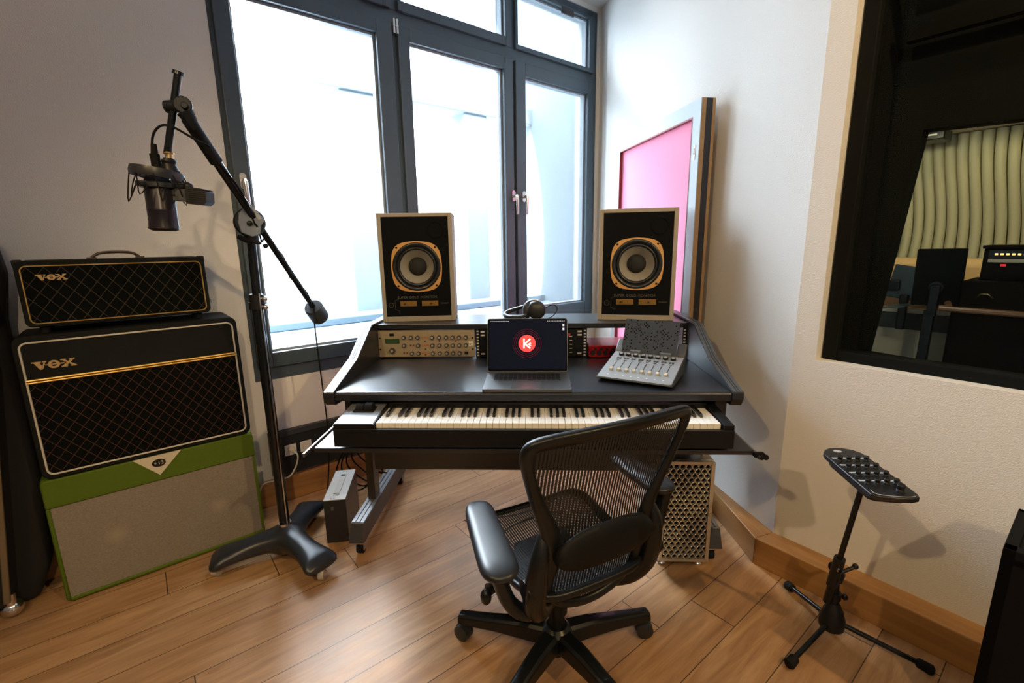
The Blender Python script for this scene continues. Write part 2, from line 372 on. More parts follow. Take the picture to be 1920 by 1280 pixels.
# ---- window frame
FY = 2.672            # room-side face of the fixed frame
def rect_frame(g, x0, x1, z0, z1, ix0, ix1, iz0, iz1, y0, y1):
    g.box(x0, ix0, y0, y1, z0, z1); g.box(ix1, x1, y0, y1, z0, z1); g.box(ix0, ix1, y0, y1, z0, iz0); g.box(ix0, ix1, y0, y1, iz1, z1)
win = thing('window_1', 'x', 'window', ROOM); del win['label']; del win['category']; win['kind'] = 'structure'
g = G()
g.box(OT0, .50, FY, FY + .1, OZ0, OZ1); g.box(3.06, OT1, FY, FY + .1, OZ0, OZ1)
g.box(.5, 3.06, FY, FY + .1, OZ0, .775); g.box(.5, 3.06, FY, FY + .1, 3.045, OZ1); g.box(.5, 3.06, FY, FY + .1, 2.585, 2.665)
g.box(1.36, 1.41, FY, FY + .1, .775, 2.585); g.box(1.36, 1.41, FY, FY + .1, 2.665, 3.045); g.box(2.19, 2.275, FY, FY + .1, 2.665, 3.045)
g.obj('window_frame', frame_m, win, ROOM, bevel=.003, smooth=False)
g = G(); g.box(.5, 3.06, FY + .045, FY + .06, .78, .80); g.m = 1
g.box(2.225, 2.265, FY - .004, FY + .05, .80, 2.58)
g.obj('rebate_seal', [frame_m, frame_dark], win, ROOM, smooth=False)
def sash(x0, x1, z0, z1, ix0, ix1, iz0, iz1):
    g = G(); rect_frame(g, x0, x1, z0, z1, ix0, ix1, iz0, iz1, FY - .022, FY + .06)
    o = g.obj('sash', frame_m, win, ROOM, bevel=.004, smooth=False)
    g = G(); rect_frame(g, ix0, ix1, iz0, iz1, ix0 + .012, ix1 - .012, iz0 + .012, iz1 - .012, FY + .012, FY + .05)
    g.obj('glazing_bead', mat('pale_bead', (.30, .34, .38), .35), o, ROOM, smooth=False)
    g = G(); g.box(ix0, ix1, FY + .03, FY + .036, iz0, iz1); g.obj('pane', pane_glass, o, ROOM, smooth=False)
    return o
sash(.490, 1.362, .760, 2.590, .560, 1.268, .838, 2.522)
s2 = sash(1.395, 2.238, .760, 2.590, 1.468, 2.162, .850, 2.517)
s3 = sash(2.262, 3.075, .760, 2.590, 2.352, 2.998, .892, 2.506)
sash(.50, 1.36, 2.66, 3.05, .56, 1.33, 2.715, 3.01)
sash(1.405, 2.195, 2.66, 3.05, 1.43, 2.180, 2.715, 3.025)
sash(2.265, 3.065, 2.66, 3.05, 2.288, 3.010, 2.690, 3.028)
def handle(x, z, flip=1, parent=win):
    g = G(); g.prism(rrect(x - .015, x + .015, z - .035, z + .04, .014), FY - .034, FY - .0225)
    g.tube([(x, FY - .03, z), (x, FY - .068, z), (x, FY - .070, z - .004)], .011, 12)
    g.tube([(x, FY - .066, z + .005), (x + .001 * flip, FY - .07, z - .03), (x + .004 * flip, FY - .068, z - .125)], [.012, .011, .0095], 12)
    return g.obj('window_handle', chrome, parent, ROOM)
handle(2.222, 1.705); handle(2.318, 1.705, -1); handle(.525, 1.69)
g = G()
for x in (1.372, 1.392): g.cyl((x, FY - .028, 2.535), (x, FY - .028, 2.61), .0075, seg=14); g.cyl((x, FY - .028, 2.57), (x, FY - .028, 2.575), .009, seg=14)
g.obj('hinge', chrome, win, ROOM)
g = G(); g.box(2.70, 2.82, FY - .03, FY - .018, 2.985, 3.03); g.obj('vent_stay', mat('dark_bracket', (.03, .03, .035), .5), win, ROOM, smooth=False)
# ---- outside: pale concrete frame of the facade, ledge and courtyard
ext = mat('pale_exterior_render', (.19, .225, .25), .9, noise=.15, nscale=3)
ext2 = mat('pale_exterior_ledge', (.11, .145, .17), .8)
g = G()
for a, b_ in ((-1.6, -.9), (1.44, 2.02), (2.55, 2.80), (3.62, 4.4)): g.box(a, b_, 3.7, 3.95, -.6, 4.2)
g.box(-1.6, 4.4, 3.68, 3.93, 2.52, 2.66)
g.box(3.35, 3.5, 2.9, 3.9, -.6, 4.2)
struct(g.obj('trim_1', ext, M_=ROOM, bevel=.01, smooth=False))
g = G(); g.box(-.5, 3.5, 2.90, 3.7, .70, .80); g.box(-.5, 3.5, 3.5, 3.7, .8, .86)
struct(g.obj('trim_2', ext2, M_=ROOM, bevel=.01, smooth=False))
g = G(); g.box(-6, 10, 3.6, 14, -.8, -.7); struct(g.obj('ground', mat('courtyard_ground', (.35, .36, .36), .9), M_=ROOM, smooth=False))
# portals guide daylight sampling through the openings
for cx, cz, sx, sz in ((1.79, 1.68, 2.6, 1.8), (1.79, 2.86, 2.6, .38)):
    ld = bpy.data.lights.new('daylight_portal', 'AREA'); ld.shape = 'RECTANGLE'; ld.size = sx; ld.size_y = sz; ld.cycles.is_portal = True
    o = bpy.data.objects.new('daylight_portal', ld); COL.objects.link(o); o.matrix_world = ROOM @ T_((cx, 2.80, cz)) @ Matrix.Rotation(R(-90), 4, 'X')

# ---- control room window: black frame in the opening, black splayed tunnel, inner opening
cw = thing('window_2', 'x', 'w', WB2); del cw['label']; del cw['category']; cw['kind'] = 'structure'
black_fr = mat('black_window_frame', (.0028, .0038, .0038), .7, spec=.15)
g = G(); rect_frame(g, .088, 2.6, CZ0, CZ1, .135, 2.54, .955, 2.68, .05, .12)
g.obj('window_frame', black_fr, cw, WB2, bevel=.004, smooth=False)
g = G(); g.box(.135, 2.54, .085, .095, .955, 2.68); g.obj('pane', studio_glass, cw, WB2, smooth=False)
# inner opening leans: polygon hole in a black board at y=.45
hole = [(.124, .878), (.640, .858), (1.9, .858), (1.9, 1.72), (.478, 1.775), (.208, 1.788)]
out = [(-.06, .78), (.64, .78), (2.6, .78), (2.6, 2.9), (.478, 2.9), (-.06, 2.9)]
g = G(); n = 6
g.poly([(x, .425, z) for x, z in out] + [(x, .445, z) for x, z in hole] + [(x, .53, z) for x, z in hole] + [(x, .53, z) for x, z in out],
       [(i, (i + 1) % n, (i + 1) % n + n, i + n) for i in range(n)] + [(i + n, (i + 1) % n + n, (i + 1) % n + 2 * n, i + 2 * n) for i in range(n)] + [(i + 2 * n, (i + 1) % n + 2 * n, (i + 1) % n + 3 * n, i + 3 * n) for i in range(n)])
g.obj('inner_frame', black_fr, cw, WB2, smooth=False)
g = G(); g.poly([(.12, .47, .87), (1.92, .47, .85), (1.92, .47, 1.8), (.2, .47, 1.8)], [(0, 1, 2, 3)]); g.obj('inner_pane', studio_glass, cw, WB2, smooth=False)
g = G(); g.box(.083, 2.6, .12, .425, .80, .86); g.box(.086, .1, .12, .42, .86, 2.75); g.box(.083, 2.6, .12, .425, 2.72, 2.75); g.box(.15, 2.6, .2, .26, 2.25, 2.31); g.box(.15, 2.6, .3, .34, 2.08, 2.12)
g.obj('tunnel_lining', matte, cw, WB2, smooth=False)

#=================================================================== CONTROL ROOM BEYOND THE GLASS
carp = mat('control_room_floor_covering', (.10, .095, .085), .95)
g = G(); g.box(-1.0, 4, .55, 5.4, -.08, 0.0); struct(g.obj('floor_control_room', carp, M_=WB2, smooth=False))
# perforated ceiling
pm = mat('perforated_ceiling_tile', (.62, .57, .48), .9); nt = pm.node_tree
tc = nt.nodes.new('ShaderNodeTexCoord'); vo = nt.nodes.new('ShaderNodeTexVoronoi'); vo.inputs['Scale'].default_value = 26; vo.inputs['Randomness'].default_value = .35; nt.links.new(tc.outputs['Object'], vo.inputs['Vector'])
nt.links.new(mixc(nt, mth(nt, 'LESS_THAN', vo.outputs['Distance'], .28), (.62, .57, .48), (.20, .18, .14)), nt.nodes['Principled BSDF'].inputs['Base Color'])
g = G(); g.box(-1.0, 4, .55, 5.4, 2.44, 2.5); struct(g.obj('ceiling_control_room', pm, M_=WB2, smooth=False))
# undulating vertical fins
fin_m = mat('sage_slat', (.46, .435, .31), .6); fin_d = mat('slat_groove', (.05, .055, .045), .9)
g = G(); g.m = 1; g.box(-1.0, 3.5, 5.12, 5.3, 0, 2.44); g.m = 0
sw = .098
for i in range(34):
    cx = -.90 + i * sw; rings = []
    for k in range(29):
        z = .02 + 2.41 * k / 28
        a = math.sin((z - .75) * 2.6 + cx * .9) * .10
        yy = 5.02 + a - .05; xx = cx + .055 * math.sin((z - .5) * 2.5 + cx * .5)
        rings.append([(xx - .043, 5.14, z), (xx - .043, yy + .03, z), (xx - .018, yy, z), (xx + .018, yy, z), (xx + .043, yy + .03, z), (xx + .043, 5.14, z)])
    g.ring(rings)
struct(g.obj('wall_control_room_slatted', [fin_m, fin_d], M_=WB2, angle=60))
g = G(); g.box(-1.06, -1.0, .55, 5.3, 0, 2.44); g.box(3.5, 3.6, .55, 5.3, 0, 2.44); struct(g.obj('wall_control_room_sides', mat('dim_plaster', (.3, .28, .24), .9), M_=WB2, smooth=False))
def clamp_lamp(loc, tgt, p, col, size): return lamp('control_room_lamp', WB2 @ Vector(loc), WB2 @ Vector(tgt), p, col, size, 95)
clamp_lamp((-.6, 3.6, 2.42), (-.45, 5.1, 1.0), 62, (1, .86, .58), .10)
clamp_lamp((.7, 3.6, 2.42), (.35, 5.1, 1.0), 62, (1, .76, .40), .10)
clamp_lamp((-.3, 2.0, 2.42), (-.5, 3.8, .3), 26, (1, .85, .62), .10)
# air vent box under ceiling
t = thing('ceiling_projector', 'small dark box with pale marks hung under the ceiling beyond the glass', 'projector', WB2 @ T_((-.66, 4.6, 2.44)))
g = G(); g.box(-.14, .14, -.15, .15, -.10, 0); g.obj('body', blackm, t, t.matrix_world, bevel=.01)
g = G(); g.box(0, .08, -.152, -.149, -.06, -.045); g.obj('badge', white_pl, t, t.matrix_world)
# sofa in tan
tan = mat('tan_leather', (.55, .36, .17), .6)
t = thing('sofa', 'tan sofa with rounded cushions along the slatted wall beyond the glass', 'sofa', WB2 @ T_((-.20, 4.42, 0)))
g = G(); g.box(-.75, .75, -.35, .35, .1, .62); g.obj('sofa_base', tan, t, t.matrix_world, bevel=.04, seg=4)
for x in (-.50, -.02, .46):
    g = G(); g.box(x - .24, x + .24, .02, .34, .55, 1.16); g.obj('back_cushion', tan, t, t.matrix_world, bevel=.09, seg=5)
# low white and brown bench
t = thing('low_counter', 'long low white counter with brown top band seen through the glass', 'counter', WB2 @ T_((0, 3.4, 0)))
g = G(); g.box(-.98, -.02, 0, .5, 0, .56); g.obj('front_panel', mat('offwhite_laminate', (.52, .46, .38), .7), t, t.matrix_world, smooth=False)
g = G(); g.box(-.98, -.02, -.02, .5, .56, .71); g.obj('dark_band', mat('dark_plinth', (.03, .035, .035), .6), t, t.matrix_world, smooth=False)
g = G(); g.box(-.98, -.02, -.03, .5, .71, .745); g.obj('worktop', mat('pale_worktop', (.62, .55, .45), .5), t, t.matrix_world, smooth=False)
g = G(); g.box(-.98, -.02, .1, .5, .745, .86); g.obj('riser', mat('brown_riser', (.25, .13, .06), .5), t, t.matrix_world, smooth=False)
g = G(); g.box(-.98, -.02, .08, .6, .86, .89); g.obj('upper_shelf', mat('pale_worktop'), t, t.matrix_world, smooth=False)
# monitors
t = thing('portrait_monitor', 'large black monitor back turned upright on a desk arm beyond the glass', 'monitor', WB2 @ T_((-.13, 3.0, 0)))
g = G(); g.box(-.15, .15, -.012, .03, .83, 1.287, Matrix.Rotation(R(-1), 3, 'Y')); g.obj('monitor_back', mat('dark_green_black', (.003, .0045, .004), .85, spec=.1), t, t.matrix_world, bevel=.008)
g = G(); g.cyl((0, -.03, .98), (0, -.012, .98), .05); g.box(-.03, .03, -.06, -.02, .75, 1.0); g.obj('monitor_arm', blackm, t, t.matrix_world, bevel=.005)
g = G(); g.box(-.045, .02, -.06, .0, 0, .80); g.obj('post', blackm, t, t.matrix_world, bevel=.004)
t = thing('side_monitor', 'smaller blue-grey tilted monitor back left of the upright one beyond glass', 'monitor', WB2 @ T_((-.36, 3.10, 0)))
g = G(); g.box(-.10, .12, -.012, .02, .86, 1.14, Matrix.Rotation(R(9), 3, 'Y')); g.obj('monitor_back', mat('blue_grey_plastic', (.035, .055, .065), .4), t, t.matrix_world, bevel=.008)
g = G(); g.box(-.14, -.02, -.06, -.012, .93, 1.02); g.box(-.01, .05, -.05, .0, .60, .90); g.obj('monitor_arm', blackm, t, t.matrix_world, bevel=.01)
g = G(); g.poly([(-.08, -.25, .80), (.08, -.25, .83), (.10, .0, .84), (-.02, 0, .82), (-.08, -.25, .79), (.08, -.25, .82), (.10, 0, .83), (-.02, 0, .81)], [(0, 1, 2, 3), (7, 6, 5, 4), (0, 4, 5, 1), (1, 5, 6, 2), (2, 6, 7, 3), (3, 7, 4, 0)]); g.obj('stand_plate', mat('blue_grey_plastic'), t, t.matrix_world)
# console
t = thing('mixing_console', 'dark wooden mixing desk with curved rail beyond the control room glass', 'mixing desk', WB2 @ T_((0, 2.9, 0)))
g = G(); g.box(.0, 1.5, -.05, .6, .1, .83); g.obj('console_body', mat('dark_walnut', (.004, .003, .0025), .8, spec=.12), t, t.matrix_world, bevel=.02)
g = G(); g.box(.03, 1.5, .0, .5, .83, 1.05); g.obj('meter_bridge', mat('dark_walnut'), t, t.matrix_world, bevel=.01)
g = G(); g.tube([(-.03, 0, .87), (.0, -.10, .85), (.06, -.13, .84), (1.5, -.13, .84)], .022, 10, smooth=4); g.obj('armrest_rail', mat('amber_wood', (.16, .07, .03), .35), t, t.matrix_world)
g = G(); g.tube([(.13, -.005, .93), (.15, -.03, .955), (.19, -.03, .955), (.21, -.005, .93)], .006, 8, smooth=3); g.obj('rack_handle', brass, t, t.matrix_world)
# outboard rack
t = thing('equipment_rack', 'wooden outboard rack with lit amber meters beyond the control room glass', 'equipment rack', WB2 @ T_((.30, 3.05, 0)))
g = G(); g.box(-.20, .35, 0, .35, 1.05, 1.285); g.box(-.21, .36, -.02, .36, 1.285, 1.31); g.obj('rack_case', mat('dark_walnut'), t, t.matrix_world, bevel=.006)
g = G(); g.box(-.17, .33, -.008, .0, 1.215, 1.275); g.obj('meter_unit', mat('black_plastic'), t, t.matrix_world)
g = G(); g.box(-.17, .33, -.010, .0, 1.185, 1.21); g.obj('silver_unit', mat('warm_silver', (.6, .5, .36), .4, .3), t, t.matrix_world)
amb = mat('amber_lamp', (1.0, .55, .15), .5, emit=2.5)
g0 = G(); g0.box(-.008, .008, -.004, 0, -.006, .006); lampm = g0.obj('indicator', amb, t, t.matrix_world @ T_((-.13, -.009, 1.245)))
for k in range(1, 10): dup(lampm, t, T_((-.13 + .03 * k, -.009, 1.245)))
g = G(); g.box(-.10, -.07, -.004, 0, 1.155, 1.172); g.obj('red_button', mat('red_light', (.8, .03, .03), .4, emit=.6), t, t.matrix_world)

#=================================================================== AMPLIFIER STACK (window-wall frame)
def A(t, n, z=0): return ROOM @ T_((t, n, z))
def cab_shell(g, x0, x1, z0, z1, d, r):     # rounded box whose front ring surrounds a recessed baffle
    g.prism(rrect(x0, x1, z0, z1, r), 0, d)
def piping(g, x0, x1, z0, z1, r, y, th):
    p = rrect(x0, x1, z0, z1, r, 6); p3 = [(x, y, z) for x, z in p]; rings = []
    n = len(p3)
    for i in range(n):
        a = Vector(p3[i]); d = (Vector(p3[(i + 1) % n]) - Vector(p3[i - 1])).normalized(); s_ = d.cross(Vector((0, 1, 0)))
        rings.append([a + s_ * th * math.cos(2 * PI * k / 6) + Vector((0, 1, 0)) * th * math.sin(2 * PI * k / 6) for k in range(6)])
    g.ring(rings, close=True)
def vox_logo(parent, M_, hgt):
    s = hgt; g = G()
    def P(p, y=.003): g.prism([(a * s, b_ * s) for a, b_ in p], -y, 0)
    P([(-1.95, .5), (-1.1, .5), (-1.1, .36), (-1.25, .36), (-1.05, -.1), (-.86, .36), (-1.0, .36), (-1.0, .5), (-.62, .5), (-.62, .36), (-.72, .36), (-1.05, -.5), (-1.3, -.5), (-1.75, .36), (-1.95, .36)])
    o_, i_ = [], []
    for k in range(24):
        a = 2 * PI * k / 24; o_.append((math.cos(a) * .55, math.sin(a) * .5)); i_.append((math.cos(a) * .26, math.sin(a) * .27))
    g.poly([(x * s, -.003, z * s) for x, z in o_] + [(x * s, -.003, z * s) for x, z in i_] + [(x * s, 0, z * s) for x, z in o_] + [(x * s, 0, z * s) for x, z in i_],
           [(i, (i + 1) % 24, (i + 1) % 24 + 24, i + 24) for i in range(24)] + [(i, i + 48, (i + 1) % 24 + 48, (i + 1) % 24) for i in range(24)] + [(i + 24, (i + 1) % 24 + 24, (i + 1) % 24 + 72, i + 72) for i in range(24)])
    P([(-.26, .06), (.26, .06), (.26, -.06), (-.26, -.06)]); P([(-.85, .06), (-.5, .06), (-.5, -.06), (-.75, -.06)]); P([(.5, .07), (.95, .07), (.95, -.07), (.5, -.07)])
    P([(.62, .5), (1.12, .5), (1.12, .36), (1.05, .36), (1.95, -.36), (2.02, -.36), (2.02, -.5), (1.5, -.5), (1.5, -.36), (1.62, -.36), (.78, .36), (.62, .36)][::1])
    P([(1.45, .5), (1.95, .5), (1.95, .36), (1.86, .36), (1.12, -.36), (1.2, -.36), (1.2, -.5), (.62, -.5), (.62, -.36), (.72, -.36), (1.52, .36), (1.45, .36)], .0029)
    return g.obj('logo', logo_gold, parent, M_, smooth=False)
# green 2x12 cabinet
t = thing('speaker_cabinet', 'lime green guitar speaker cabinet with grey cloth at the bottom of the stack', 'speaker cabinet', A(.018, 2.39))
W_ = t.matrix_world
g = G(); g.prism(rrect(-.361, .361, .004, .526, .012), .012, .235); g.prism([(-.361, .41), (.361, .41), (.361, .514), (.35, .526), (-.35, .526), (-.361, .514)], 0, .02)
g.box(-.361, -.347, 0, .02, .012, .412); g.box(.347, .361, 0, .02, .012, .412); g.box(-.35, .35, 0, .02, .004, .022)
g.obj('cabinet_shell', green_tolex, t, W_, bevel=.006)
g = G(); g.box(-.347, .347, .004, .014, .022, .410); g.obj('grille_cloth', grey_cloth, t, W_, smooth=False)
g = G(); g.prism([(-.083, .5262), (.083, .5262), (-.002, .437)], -.004, .0); em = g.obj('badge_plate', mat('cream_vinyl', (.58, .53, .42), .5), t, W_, smooth=False)
g = G(); g.prism([(.024 * math.cos(2 * PI * k / 24), .492 + .017 * math.sin(2 * PI * k / 24)) for k in range(24)], -.0055, -.004); g.obj('badge_disc', mat('black_plastic'), em, W_)
text('\u00f713', .022, 'badge_text', mat('cream_vinyl'), em, T_((0, -.006, .492)) @ FRONT)
# combo
t = thing('guitar_amplifier', 'large black guitar combo with diamond grille and white piping, middle of stack', 'guitar amplifier', A(.022, 2.385, .530))
W_ = t.matrix_world
g = G(); g.prism(rrect(-.352, .352, .0, .550, .030), .0, .24); g.obj('cabinet_shell', tolex, t, W_, bevel=.004)
g = G(); g.prism(rrect(-.328, .328, .026, .378, .012), -.003, 0); g.obj('grille_cloth', grille_combo, t, W_, smooth=False)
g = G(); g.prism(rrect(-.328, .328, .388, .520, .014), -.003, 0); g.obj('upper_panel', tolex, t, W_, smooth=False)
g = G(); piping(g, -.333, .333, .020, .526, .022, -.004, .0035); g.obj('piping', white_piping, t, W_)
g = G(); g.tube([(-.333, -.005, .388), (.333, -.005, .388)], .0045, 8); g.tube([(-.333, -.005, .379), (.333, -.005, .379)], .0035, 8); g.obj('gold_bar', gold, t, W_)
vox_logo(t, W_ @ T_((-.252, -.004, .440)), .030)
# head
t = thing('amplifier_head', 'small black amplifier head with gold piping on top of the stack', 'amplifier head', A(.003, 2.395, 1.082))
W_ = t.matrix_world
g = G(); g.prism(rrect(-.285, .285, .026, .264, .020), .0, .20); g.obj('cabinet_shell', tolex, t, W_, bevel=.004)
g = G(); g.prism(rrect(-.266, .266, .042, .242, .012), -.003, 0); g.obj('grille_cloth', grille_head, t, W_, smooth=False)
g = G(); piping(g, -.269, .269, .039, .245, .018, -.004, .0024); g.obj('piping', gold, t, W_)
vox_logo(t, W_ @ T_((-.192, -.004, .204)), .021)
g = G(); g.tube([(-.075, .1, .268), (-.05, .1, .285), (0, .1, .289), (.05, .1, .285), (.075, .1, .268)], .0055, 8, smooth=4); g.box(-.09, -.06, .09, .11, .262, .270); g.box(.06, .09, .09, .11, .262, .270); g.obj('carry_handle', [mat('worn_leather', (.05, .03, .02), .5)], t, W_)
fg = G(); fg.lathe([(.014, 0), (.014, .026)], seg=16); f0 = fg.obj('rubber_foot', blackr, t, W_ @ T_((-.24, .03, 0)))
for x, y in ((.24, .03), (-.24, .17), (.24, .17)): dup(f0, t, T_((x, y, .002)))
cg = G(); cg.box(-.014, .014, -.003, .014, -.014, .014); c0 = cg.obj('corner_guard', blackp, t, W_ @ T_((-.273, .004, .254)), bevel=.005)
dup(c0, t, T_((.273, .004, .254)))
# objects at the far left edge
t = thing('equipment_case', 'black case with silver edge strip and chrome foot at the left picture edge', 'equipment case', A(0, 2.41))
W_ = t.matrix_world
g = G(); g.prism([(-1.0, .055), (-.500, .055), (-.378, 1.12), (-1.0, 1.12)], .015, .075); g.obj('case_body', mat('black_case', (.005, .006, .006), .6), t, W_, bevel=.008)
g = G(); g.prism([(-.512, .075), (-.490, .075), (-.385, 1.0), (-.405, 1.0)], .0, .014); g.obj('edge_strip', mat('bronze_strip', (.26, .22, .15), .35, .8), t, W_, bevel=.004)
g = G(); g.sph((-.497, .04, .034), .034); g.cyl((-.497, .03, .05), (-.495, .03, .10), .017, seg=16); g.obj('chrome_foot', chrome, t, W_)
g = G(); g.prism([(-1.0, 0), (-.43, 0), (-.375, .14), (-.35, .5), (-.345, 1.13), (-.318, 1.30), (-.33, 1.43), (-.40, 1.47), (-1.0, 1.50)], 2.50, 2.62)
tag(g.obj('instrument_bag', mat('black_nylon', (.006, .006, .007), .85), M_=ROOM, bevel=.03, seg=4), 'soft black instrument bag leaning on the wall behind the stack', 'bag')
g = G(); g.prism(rrect(-.12, -.005, 0, .12, .04), 0, .05); tag(g.obj('wooden_block', wood_mat('tan_wood', (.20, .10, .04), (.35, .2, .09)), M_=A(-.345, 2.43, 1.12), bevel=.012, seg=3), 'rounded tan wooden block at left edge, resting on the black case', 'wood block')

#=================================================================== MICROPHONE STAND
PX, PY = -1.031, 1.896
t = thing('microphone_stand', 'tall black boom microphone stand on a three-armed cast base', 'microphone stand', T_((PX, PY, 0)))
W_ = t.matrix_world
castb = mat('satin_black_casting', (.015, .018, .023), .33, bump=.1, bscale=80)
tips = [(-1.305, 1.775), (-.80, 1.735), (-1.045, 2.235)]
g = G()
# three arms blended to a central boss
segs = 14
for (tx, ty) in tips:
    d = Vector((tx - PX, ty - PY, 0)); L_ = d.length; d.normalize(); s_ = Vector((-d.y, d.x, 0)); rings = []
    for i in range(segs + 1):
        u_ = i / segs; wd = .080 - .026 * math.sin(PI * min(u_ * 1.1, 1)); zt = .155 - .055 * u_ ** 1.2 if u_ < .9 else .150 - .058 * u_ ** 1.2 - .010 * (u_ - .9) * 10
        zb = .045 + .015 * (1 - u_)
        if i == segs: wd *= .82
        c = d * (L_ * (u_ - .0)); rr = []
        for k in range(16):
            a = 2 * PI * k / 16; rr.append(c + s_ * (wd * math.copysign(abs(math.cos(a)) ** .8, math.cos(a))) + Vector((0, 0, (zt + zb) / 2 + (zt - zb) / 2 * math.copysign(abs(math.sin(a)) ** .85, math.sin(a)))))
        rings.append(rr)
    g.ring(rings)
g.lathe([(.07, .05), (.075, .11), (.06, .145), (.035, .158), (.026, .17)], seg=28)
base = g.obj('cast_base', castb, t, W_, angle=60)
rm = base.modifiers.new('remesh', 'REMESH'); rm.mode = 'VOXEL'; rm.voxel_size = .007; rm.use_smooth_shade = True
sm_ = base.modifiers.new('smooth', 'SMOOTH'); sm_.factor = .8; sm_.iterations = 14
for (tx, ty) in tips:
    d = Vector((tx - PX, ty - PY, 0)); c = d * .93
    g = G(); g.cyl(c + Vector((-.012, 0, .028)), c + Vector((.012, 0, .028)), .028, seg=20); g.m = 1; g.box(c.x - .017, c.x + .017, c.y - .018, c.y + .018, .040, .056); g.tube([c + Vector((0, 0, .045)), c * 1.03 + Vector((0, 0, .05)), c * 1.10 + Vector((0, 0, .045))], .006, 8)
    g.obj('caster', [mat('clear_grey_wheel', (.45, .43, .40), .3), chrome], t, W_)
tube_m = mat('black_tube', (.009, .012, .015), .25, .4)
g = G(); g.cyl((0, 0, .12), (0, 0, 1.165), .0215); g.obj('lower_pole', tube_m, t, W_)
g = G(); g.cyl((.004, 0, 1.15), (.008, 0, 1.44), .0165); g.obj('upper_pole', tube_m, t, W_)
g = G(); g.cyl((0, 0, 1.135), (0, 0, 1.165), .030); g.cyl((0, 0, 1.165), (.002, 0, 1.195), .026); g.obj('height_collar', blackp, t, W_)
for zz in (1.178, 1.145):
    g = G(); g.cyl((.02, -.01, zz), (.045, -.02, zz), .007, seg=12); g.sph((.045, -.02, zz), .011, seg=12); g.obj('clamp_screw', chrome, t, W_)
g = G(); g.tube([(.024, -.02, 1.20), (.028, -.022, .9), (.023, -.022, .18)], .0025, 6); g.obj('reflective_rod', chrome, t, W_)
g = G(); g.cyl((0, 0, .155), (0, 0, .175), .027); g.obj('base_collar', chrome, t, W_)
# boom: runs from the joint near the viewer through the clamp to the counterweight
Jw = Vector((-.997, 1.55, 1.795)); Ww = Vector((-.991, 2.35, 1.07)); Of = Vector((PX, PY, 0))
def B(s_): return Jw + (Ww - Jw) * s_ - Of
Cp = B(.3875)
g = G(); g.tube([B(.04), B(.36)], .0150, 16); g.tube([B(.36), B(1.0)], .0135, 14); g.obj('boom_tube', tube_m, t, W_)
g = G(); g.tube([B(.02), B(.03), B(.175), B(.18)], [.013, .020, .021, .016], 18); g.obj('boom_sleeve', mat('dark_grip', (.007, .009, .012), .55, spec=.3), t, W_)
g = G(); ctr = Vector((.018, -.01, 1.475)); ax = Vector((.55, -.83, 0)).normalized()
g.lathe([(.050, -.03), (.056, -.02), (.056, .0), (.05, .008)], ctr, ax, 36); g.obj('clutch_disc', mat('grey_casting', (.010, .013, .018), .45, .2, spec=.3), t, W_)
fx = ax.cross(Vector((0, 0, 1))).normalized()      # picture-left of clutch plane
def CP(u_, v, dd): return ctr - fx * u_ + Vector((0, 0, 1)) * v + ax * dd
g = G()
pl = [(-.036, -.038), (-.043, .0), (-.036, .035), (-.012, .056), (.006, .070), (.052, .008), (.036, -.012), (.030, -.045), (.0, -.056)]
sgn = 1 if (fx.x < 0) else -1
g.poly([CP(u_ * sgn, v, .010) for u_, v in pl] + [CP(u_ * sgn, v, .026) for u_, v in pl], [tuple(range(9)), tuple(range(17, 8, -1))] + [(i, i + 9, (i + 1) % 9 + 9, (i + 1) % 9) for i in range(9)])
g.obj('clutch_plate', mat('light_grey_casting', (.19, .225, .28), .4, .3), t, W_, bevel=.003)
g = G(); g.poly([CP(a * sgn, b_, .027) for a, b_ in ((.008, .052), (.018, .056), (.040, .014), (.028, .008))], [(0, 1, 2, 3)]); g.obj('clutch_label', mat('pale_label', (.42, .45, .48), .5), t, W_)
g = G(); g.lathe([(.010, .026), (.010, .034), (.006, .036)], CP(-.004 * sgn, -.004, 0), ax, 16); g.obj('clutch_bolt', blackm, t, W_)
g = G(); g.cyl((.010, -.002, 1.40), (.013, -.004, 1.43), .026); g.tube([(-.02, -.03, 1.42), (.02, -.05, 1.405), (.05, -.05, 1.40), (.07, -.04, 1.395)], [.009, .010, .008, .006], 10); g.sph((.078, -.03, 1.385), .010, seg=12); g.obj('clutch_lever', mat('dark_grip'), t, W_)
g = G(); d_ = (Ww - Jw).normalized(); g.tube([B(.985) - d_ * .01, B(.985), B(.985) + d_ * .085, B(.985) + d_ * .09], [.040, .046, .046, .042], 32); g.obj('counterweight', mat('weight_grey', (.05, .055, .062), .42, .2), t, W_)
# joint at the front end, with the slim rod that carries the microphone
rt_ = Vector((-.993, 1.55, 1.892)) - Of; rb_ = Vector((-1.062, 1.55, 1.668)) - Of
g = G(); g.cyl(rt_, rb_, .0105, seg=16); g.cyl(rt_, rt_ + (rt_ - rb_).normalized() * .010, .016, .015, seg=16); g.obj('slim_rod', tube_m, t, W_)
g = G(); jc = Jw - Of; ja = Vector((.45, -.89, .0)).normalized()
g.lathe([(.022, -.016), (.025, -.011), (.025, .008), (.022, .011)], jc + Vector((.006, 0, .012)), ja, 28); g.lathe([(.010, .012), (.010, .018), (.008, .02)], jc + Vector((.012, 0, .008)), ja, 16)
g.tube([jc + Vector((.016, -.01, -.01)), jc + Vector((.028, .0, -.045)), B(.045)], [.024, .016, .015], 14)
g.cyl(jc + Vector((-.045, 0, .008)), jc + Vector((-.01, 0, .01)), .018, seg=18); g.obj('swivel_joint', mat('grey_casting'), t, W_)
